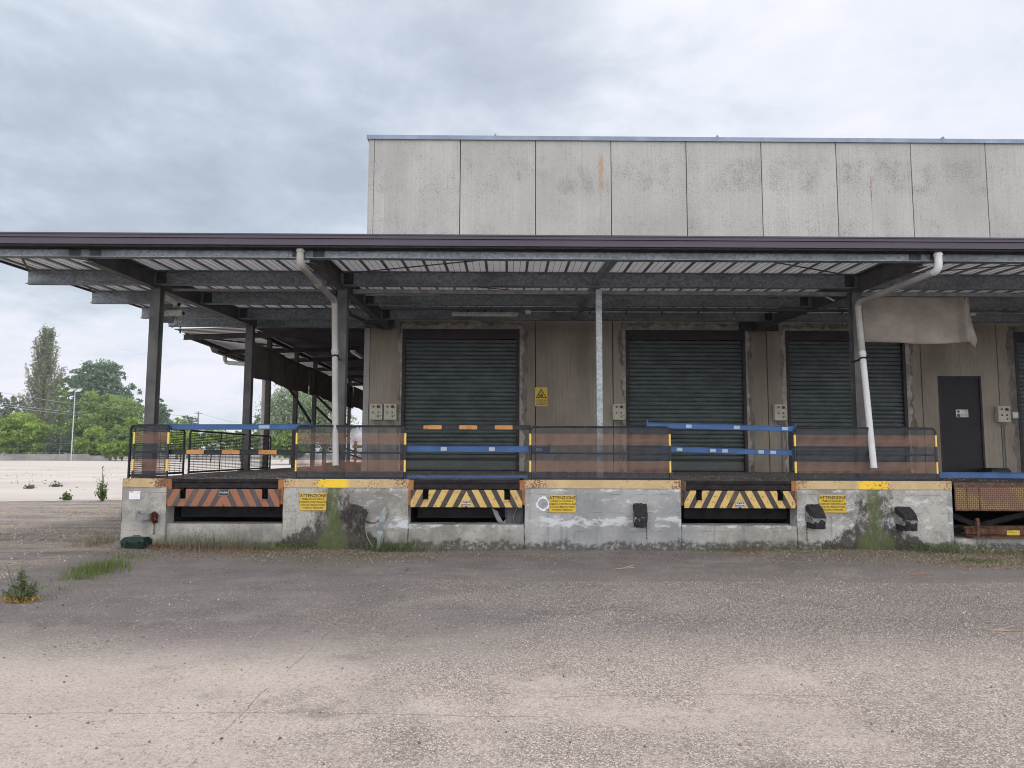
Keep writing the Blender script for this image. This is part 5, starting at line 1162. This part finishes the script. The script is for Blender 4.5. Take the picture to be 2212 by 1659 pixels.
tree(206, 990, 153, 922, 90, 'small spreading yellow-green tree right of the lamp post', 'lime', 12, 9000, .40, seed=72, trunk=.12)
tree(130, 990, 153, 935, 70, 'grey-leaved shrub left of the lamp post', 'grey', 10, 7000, .40, seed=73, trunk=.1)
tree(86, 990, 152, 958, 56, 'small bright lime bush on top of the wall left of the lamp', 'lime', 8, 3500, .36, seed=74, trunk=.08)
tree(263, 993, 152, 918, 82, 'green shrub mass just left of the left column', 'mid', 12, 10000, .42, seed=75, trunk=.12)
tree(250, 993, 149, 950, 70, 'low lime shrub at the right end of the wall', 'lime', 10, 6000, .38, seed=76, trunk=.1)
tree(297, 993, 150, 940, 60, 'bushy green shrub partly hidden by the first mesh railing', 'lime', 9, 5000, .40, seed=77, trunk=.1)
tree(340, 985, 180, 866, 62, 'dark conical tree just right of the left column', 'dark', 8, 7000, .5, seed=81)
tree(382, 985, 190, 898, 60, 'yellow-green round tree low behind the left blue bar', 'lime', 8, 5000, .5, seed=82)
tree(404, 985, 230, 893, 56, 'dark round tree beside the distant utility pole', 'dark', 8, 5000, .6, seed=83)
for i, (px, tp, w_, kd, l_) in enumerate(((330, 930, 70, 'mid', 'low hedge shrub seen under the left end of the blue bar'), (390, 928, 80, 'lime', 'low lime shrub seen through the short side railing'), (455, 926, 90, 'mid', 'low green shrub below the utility pole'), (520, 930, 80, 'mid', 'low green shrub seen left of the second left column'), (575, 926, 70, 'lime', 'low shrub seen beside the pale side downpipe'))):
    tree(px, 990, 140, tp, w_, l_, kd, 9, 5000, .40, seed=90+i, trunk=.1, name='shrub', cat='shrub')
for i, (px, tp, w_, kd, l_) in enumerate(((110, 915, 90, 'mid', 'tall mixed shrub left of the lamp post behind the fence'), (170, 945, 70, 'lime', 'low bright shrub at the foot of the lamp post'), (215, 955, 90, 'mid', 'low shrub right of the lamp post behind the wall'), (282, 900, 60, 'lime', 'yellow-green shrub touching the left column'), (60, 930, 80, 'mid', 'dark gap-filling shrub below the poplar'))):
    tree(px, 992, 155, tp, w_, l_, kd, 10, 8000, .40, seed=120+i, trunk=.1, name='shrub', cat='shrub')
tree(566, 992, 118, 872, 60, 'pale airy tree left of the side downpipe', 'pale', 8, 3000, .34, seed=101, trunk=.2)
tree(630, 995, 112, 812, 118, 'large pale sparse tree behind the brown side columns', 'pale', 14, 13000, .36, seed=102, trunk=.3, clump=.9)
tree(700, 995, 116, 832, 110, 'pale sparse tree right of the brown side columns, towards the corner', 'pale', 13, 11000, .36, seed=103, trunk=.3, clump=.9)
tree(626, 998, 108, 925, 110, 'green shrub below the pale tree behind the side deck', 'mid', 11, 8000, .34, seed=104, trunk=.1, name='shrub', cat='shrub')
# ------------------------------------------------------------------ 13. weeds, grass, gravel and litter
GRASS = m_leaf('grass_blade', (.075,.10,.045), (.22,.25,.14), trans=.3); DRY = m_leaf('dry_grass', (.16,.09,.05), (.33,.22,.13), trans=.2); WEED = m_leaf('weed_leaf', (.05,.095,.025), (.17,.26,.06), trans=.3)
def blades(cx_, cy_, n_, h, sx, sy, lean=.5, w_=.006, seed=0, zf=None):
    r = np.random.RandomState(seed); X = cx_+r.normal(0, sx, n_); Y_ = cy_+r.normal(0, sy, n_); hh = h*r.uniform(.35, 1.15, n_); a = r.uniform(0, 6.28, n_); l_ = lean*hh*r.uniform(.1, 1, n_)
    V_ = []; T_ = []
    z0_ = np.array([(zf or gh)(float(x), float(y)) for x, y in zip(X, Y_)]); wx, wy = np.cos(a+1.57)*w_*.5, np.sin(a+1.57)*w_*.5
    for u, ws in ((0, 1), (.5, .8), (1, .15)):
        px_ = X+np.cos(a)*l_*u*u; py_ = Y_+np.sin(a)*l_*u*u; pz_ = z0_+hh*(u-.18*u*u)
        V_.append(np.stack([px_-wx*ws, py_-wy*ws, pz_], 1)); V_.append(np.stack([px_+wx*ws, py_+wy*ws, pz_], 1))
    V_ = np.stack(V_, 1).reshape(-1, 3); b = np.arange(n_)*6; Q_ = np.concatenate([np.stack([b, b+1, b+3, b+2], 1), np.stack([b+2, b+3, b+5, b+4], 1)]); return V_, Q_, np.repeat(r.uniform(0, 1, n_), 6)
def join(parts):
    V_, Q_, A_ = [], [], []; o = 0
    for v, q, a in parts: V_.append(v); Q_.append(q+o); A_.append(a); o += len(v)
    return np.concatenate(V_), np.concatenate(Q_), np.concatenate(A_)
V_, Q_, A_ = join([blades(x, y, int(n_*.55), h*1.05, sx, sy, seed=i, lean=.9, w_=.0045) for i, (x, y, n_, h, sx, sy) in enumerate(((-5.5, 12.42, 300, .33, .30, .08), (-4.95, 12.45, 420, .42, .28, .07), (-4.35, 12.5, 300, .38, .35, .06), (-3.95, 12.5, 120, .25, .2, .06), (-5.9, 12.4, 120, .22, .15, .06), (-2.0, 12.5, 420, .36, .18, .07), (-1.55, 12.52, 220, .26, .2, .05), (-1.1, 12.55, 80, .16, .3, .05), (7.15, 12.5, 260, .24, .18, .09), (7.65, 12.45, 90, .20, .2, .08), (8.6, 12.4, 110, .09, .5, .1), (-6.75, 12.6, 160, .28, .12, .2)))])
bulk('grass', V_, Q_, GRASS, attr=A_, kind='stuff', label='green grass tufts along the foot of the dock')
V_, Q_, A_ = join([blades(x, y, int(n_*.6), h, sx, sy*1.3, seed=40+i, lean=1.1, w_=.006) for i, (x, y, n_, h, sx, sy) in enumerate(((-5.6, 12.3, 500, .15, .35, .10), (-4.7, 12.25, 600, .15, .5, .12), (-6.75, 12.4, 200, .2, .12, .15), (-3.7, 12.35, 300, .10, .4, .1), (4.0, 12.5, 260, .10, .30, .05), (8.2, 12.3, 250, .09, .5, .1)))])
bulk('dry_grass', V_, Q_, DRY, attr=A_, kind='stuff', label='reddish dry grass at the foot of the dock')
# low green creeping plants at the foot, right half, and the small patch in front
def leafy(cx_, cy_, n_, h, sx, sy, size, seed):
    global RS; RS = np.random.RandomState(seed); P_ = np.stack([cx_+RS.normal(0, sx, n_), cy_+RS.normal(0, sy, n_), RS.uniform(.01, h, n_)], 1); P_[:, 2] += np.array([gh(*q) for q in P_[:, :2]]); return leaf_mesh(P_, size, .5)
V_, Q_, A_ = join([leafy(x, y, int(n_*.5), h, sx*1.1, sy, .028, 60+i) for i, (x, y, n_, h, sx, sy) in enumerate(((3.9, 12.55, 900, .09, .45, .05), (5.4, 12.6, 500, .06, .5, .04), (7.3, 12.5, 1500, .15, .35, .10), (8.9, 12.4, 1200, .10, .6, .10), (7.15, 11.3, 500, .05, .14, .10), (-3.5, 12.5, 700, .12, .22, .06), (-4.0, 12.35, 500, .08, .25, .08), (-1.9, 12.5, 900, .14, .22, .06), (-.9, 12.6, 300, .05, .5, .03), (1.5, 12.62, 200, .03, .8, .03)))])
bulk('creeping_weeds', V_, Q_, WEED, attr=A_, kind='stuff', label='low creeping weeds along the foot of the dock')
def herb(px, py, Yguess, hpx, wpx, label, n_=26, leaf=.05, mat_='WEED', seed=1, spiky=False, z=0.0, flowers=False):
    x, y = PZ(px, py, z); s = F/y; H = hpx/s; W = wpx/s/2; r = random.Random(seed); global RS; RS = np.random.RandomState(seed); zg = gh(x, y) if y < 20 else .008
    t = thing('weed_plant', label, 'plant', (x, y, zg), 'separate weeds growing on the open ground'); m_ = MB(); P_ = []
    for k in range(n_):
        a = r.uniform(0, 6.28); q = r.random()**.7; Lh = H*(1-.65*q)*r.uniform(.55, 1.0) if k else H; pts = []
        for j in range(5): u = j/4; pts.append((x+math.cos(a)*W*q*u**.8, y+math.sin(a)*W*q*u**.8, zg+Lh*u))
        m_.tube(pts, [.006, .005, .004, .003, .0015] if y < 15 else [.02, .016, .012, .009, .005], 4, caps=False); pa = np.array(pts)
        for j in range(34 if spiky else 16): u = RS.uniform(.12, 1); i_ = min(3, int(u*4)); P_.append(pa[i_]*(1-(u*4-i_))+pa[i_+1]*(u*4-i_)+RS.normal(0, leaf*.55, 3)*np.array([1, 1, .5]))
    P_ = np.array(P_); P_[:, 2] = np.maximum(P_[:, 2], zg+.01); V2, Q2, A2 = leaf_mesh(P_, leaf, .28 if spiky else .5); bulk('foliage', V2, Q2, WEED if mat_ == 'WEED' else GRASS, t, attr=A2); m_.build('stem', simple('weed_stem', (.10,.13,.06), .7), t)
    if flowers:
        f_ = np.stack([x+RS.normal(0, W*.6, 260), y-.05+RS.normal(0, .06, 260), zg+RS.uniform(.01, .07, 260)], 1); V2, Q2, A2 = leaf_mesh(f_, .028, .6); bulk('yellowed_leaves', V2, Q2, m_leaf('yellow_leaf', (.38,.20,.03), (.60,.38,.06)), t, attr=A2)
herb(45, 1298, 9, 80, 74, 'feathery green weed with yellowed base leaves at the left edge', 46, .035, 'G', 5, True, 0, True)
herb(221, 1083, 25, 72, 34, 'tall branching weed at the edge of the pale concrete yard', 22, .075, 'WEED', 6)
herb(143, 1081, 25, 18, 22, 'small bright round weed left of the tall branching one', 18, .09, 'WEED', 7)
herb(62, 1056, 35, 9, 22, 'small dry weed clump on the pale yard, left', 8, .10, 'G', 8)
herb(122, 1052, 38, 13, 24, 'brownish weed clump on the pale yard, above the small bright weed', 8, .10, 'G', 9)
V_, Q_, A_ = join([blades(x, y, n_, h, sx, sy, seed=80+i, lean=.6) for i, (x, y, n_, h, sx, sy) in enumerate([(PZ(px, py)[0], PZ(px, py)[1], int(n_*.6), h, sx, .09) for px, py, n_, h, sx in ((165, 1252, 260, .12, .12), (190, 1243, 420, .16, .16), (215, 1236, 480, .19, .16), (240, 1228, 380, .17, .14), (262, 1220, 120, .09, .12), (285, 1210, 160, .10, .15), (110, 1272, 90, .08, .2), (60, 1290, 120, .08, .25))])])
bulk('grass_strip', V_, Q_, m_leaf('strip_grass', (.09,.13,.035), (.22,.29,.09), trans=.3), attr=A_, kind='stuff', label='grass growing along the crack in the asphalt at left')
P_ = []; RS = np.random.RandomState(5)
for yj, nn in ((31.5, 260), (38.5, 300), (45.5, 320), (52.5, 260), (66.5, 260), (80.5, 200)):
    cl = RS.uniform(-45, -8, nn//18)
    for c in cl: k = RS.randint(4, 16); P_.append(np.stack([c+RS.normal(0, RS.uniform(.2, 1.3), k), yj-.2+RS.normal(0, .10, k), RS.uniform(0, .32, k)*RS.uniform(.3, 1)], 1))
P_ = np.concatenate(P_); V_, Q_, A_ = leaf_mesh(P_, .09, .4); bulk('joint_weeds', V_, Q_, m_leaf('joint_weed', (.10,.10,.05), (.26,.24,.14)), attr=A_, kind='stuff', label='small weeds in the joints of the pale yard')
# gravel: thousands of small stones lying on the asphalt
def stones(n_, xr, yr, smin, smax, seed, dens, mat_, name, label, z0_=None, pw=2.5):
    r = np.random.RandomState(seed); X = r.uniform(*xr, n_*4); Y_ = yr[0]+(yr[1]-yr[0])*r.uniform(0, 1, n_*4)**1.25; keep = r.uniform(0, 1, len(X)) < dens(X, Y_); X, Y_ = X[keep][:n_], Y_[keep][:n_]; n_ = len(X)
    s = smin+(smax-smin)*r.uniform(0, 1, n_)**pw; a = r.uniform(0, 6.28, n_); e = r.uniform(.55, 1, n_); h = s*r.uniform(.25, .5, n_)
    z = np.array([gh(float(x), float(y)) for x, y in zip(X, Y_)]) if z0_ is None else np.full(n_, z0_)
    ring = [(1, 0), (.45, .85), (-.6, .8), (-1, -.1), (-.4, -.9), (.65, -.75)]; V_ = []
    for (u, v) in ring:
        jj = r.uniform(.75, 1.15, n_); px_ = u*s*.5*jj; py_ = v*s*.5*e*jj; V_.append(np.stack([X+px_*np.cos(a)-py_*np.sin(a), Y_+px_*np.sin(a)+py_*np.cos(a), z-.001], 1))
    for (u, v) in ((.45, .05), (-.2, .42), (-.25, -.4)):
        px_ = u*s*.5; py_ = v*s*.5*e; V_.append(np.stack([X+px_*np.cos(a)-py_*np.sin(a), Y_+px_*np.sin(a)+py_*np.cos(a), z+h*r.uniform(.8, 1.1, n_)], 1))
    V_ = np.stack(V_, 1).reshape(-1, 3); T = [(6,7,8),(0,1,6),(1,7,6),(1,2,7),(2,3,7),(3,8,7),(3,4,8),(4,5,8),(5,6,8),(5,0,6)]; b = np.arange(n_)*9
    Q_ = np.concatenate([np.stack([b+i, b+j, b+k], 1) for i, j, k in T]); return bulk(name, V_, Q_, mat_, attr=np.repeat(r.uniform(0, 1, n_), 9), kind='stuff', label=label)
def m_stone(name, a, b):
    g = G(name, .9, 0, .2); at = g.n('ShaderNodeAttribute', attribute_name='tone'); c = g.mix(at.outputs['Fac'], a, b); c = g.mix(g.mul(g.noise(60, 2), .3), c, (.2,.18,.16)); return g.end(c)
STONE = m_stone('gravel_stone', (.22,.19,.17), (.55,.50,.45)); LITT = m_stone('leaf_litter', (.06,.045,.03), (.30,.24,.17))
def fade(a, b): return lambda X, Y_: np.clip((b-Y_)/(b-a), 0, 1)
def patch(X, Y_):
    return np.clip((.30+.70*(.5+.28*np.sin(X*1.1+Y_*.7)+.22*np.sin(X*2.7-Y_*1.9+1)))*np.clip(.55+.17*X, .10, 1), .03, 1)
def patch_old(X, Y_): 
    w_ = .5+.28*np.sin(X*1.1+Y_*.7)+.22*np.sin(X*2.7-Y_*1.9+1); d = np.clip((8.6-Y_)/3.0, .10, 1)*(.35+.65*np.clip(.55+.35*X/3, .25, 1)); return np.clip(d*(.45+.8*w_), 0, 1)
stones(80000, (-5.5, 6.8), (3.0, 9.6), .006, .019, 1, patch, STONE, 'gravel', 'loose pale gravel spread over the asphalt in the foreground')
stones(15000, (-6, 9.5), (6.5, 12.4), .007, .019, 2, lambda X, Y_: np.clip((11.5-Y_)/3.5, .04, .9)*np.clip(.45+.22*X, .07, 1)*(.35+.65*(.5+.5*np.sin(X*1.3-Y_*1.6))), m_stone('asphalt_chip', (.20,.18,.175), (.46,.43,.41)), 'scattered_gravel', 'thin scatter of stones on the darker asphalt near the dock')
stones(17000, (-14, -6.3), (9.5, 25.4), .015, .045, 3, lambda X, Y_: .25+.75*((np.sin(X*.5+Y_*1.3) > -.1)), m_stone('coarse_stone', (.15,.12,.10), (.50,.43,.36)), 'coarse_gravel', 'coarse broken gravel left of the dock')
stones(600, (-5, 6), (3.2, 12), .018, .034, 4, lambda X, Y_: X*0+.5, m_stone('dark_stone', (.05,.045,.04), (.25,.22,.2)), 'dark_stones', 'scattered darker stones and clods in the foreground')
stones(11000, (-6.4, 9.5), (11.0, 12.7), .012, .045, 5, lambda X, Y_: np.clip((Y_-10.9)/1.7, 0, 1)**1.3*np.where((np.abs(X+3.6) < 2.6) | (X > 3.6), 1, .12), LITT, 'leaf_litter', 'brown leaf litter and clods along the foot of the dock')
stones(2600, (6.2, 8.6), (10.6, 12.3), .01, .05, 6, lambda X, Y_: np.exp(-((X-7.3)/1.0)**2-((Y_-11.3)/.5)**2), LITT, 'bark_litter', 'brown bark chips around the small green patch at right')
stones(9000, (-6.4, 9), (12.85, 19.2), .01, .035, 7, lambda X, Y_: X*0+.6, m_stone('deck_debris', (.05,.045,.04), (.34,.32,.30)), 'deck_debris', 'gravelly dirt littering the dock deck', ZD+.001)
stones(140, (-4, 6), (7, 12.3), .012, .022, 9, lambda X, Y_: X*0+.5, m_stone('white_chips', (.6,.6,.6), (.8,.8,.8)), 'white_chips', 'small white chips scattered on the dark asphalt')
# a few sticks and scraps
for i, (px, py, L_, a, l_) in enumerate(((1680, 1420*0+1334, .0, 0, ''),)): pass
for px, py, L_, a, l_ in ((1655, 2250*0+1270, .35, 10, ''),): pass
def stick(px, py, L_, a, label, col=(.32,.25,.18)):
    x, y = PZ(px, py); z = gh(x, y)+.012; d = Vector((math.cos(rad(a)), math.sin(rad(a)), 0))*L_/2
    MB().bar(Vector((x, y, z))-d, Vector((x, y, z))+d, .022, .010).bar(Vector((x, y, z+.006))-d*.2, Vector((x+.05, y+.06, z+.03))+d*.6, .010, .008).build('wood_scrap', simple('scrap_wood', col, .9), label=label, cat='wood scrap')
stick(2165, 1365, .34, -5, 'thin pale stick on the asphalt at the right edge')
stick(1985, 1240, .30, 8, 'reddish wood splinter near the small green patch', (.30,.17,.12))
stick(1350, 1227, .30, 20, 'thin light splinter lying in front of the middle dock block')
def lump(px, py, s_, label, col, name='stone'):
    x, y = PZ(px, py); z = gh(x, y); bm = bmesh.new(); bmesh.ops.create_icosphere(bm, subdivisions=2, radius=s_); r = random.Random(px)
    for v in bm.verts: v.co.z *= .5; v.co *= r.uniform(.8, 1.2)
    m_ = MB(); m_.add([(v.co.x+x, v.co.y+y, v.co.z+z+s_*.3) for v in bm.verts], [[v.index for v in f_.verts] for f_ in bm.faces]); bm.free(); m_.build(name, simple('lump', col, .9, 0, .3, 30), label=label, cat='stone')
lump(1317, 1448, .028, 'pale stone with a dark underside right of centre on the gravel', (.42,.38,.33))
lump(880, 1235, .03, 'small crumpled dark scrap on the dark asphalt left of centre', (.12,.11,.10), 'scrap')

# ------------------------------------------------------------------ 14. thin haze over the yard
hm_ = bpy.data.materials.new('haze_air'); hm_.use_nodes = True; t_ = hm_.node_tree; t_.nodes.clear()
o_ = t_.nodes.new('ShaderNodeOutputMaterial'); v_ = t_.nodes.new('ShaderNodeVolumePrincipled'); v_.inputs['Density'].default_value = .0003; v_.inputs['Color'].default_value = (.88,.93,1,1); v_.inputs['Anisotropy'].default_value = .2
t_.links.new(v_.outputs[0], o_.inputs['Volume'])
MB().box(-950, 950, -70, 1850, -1, 40).build('haze', hm_, kind='stuff', label='thin pale haze between the dock and the far trees')
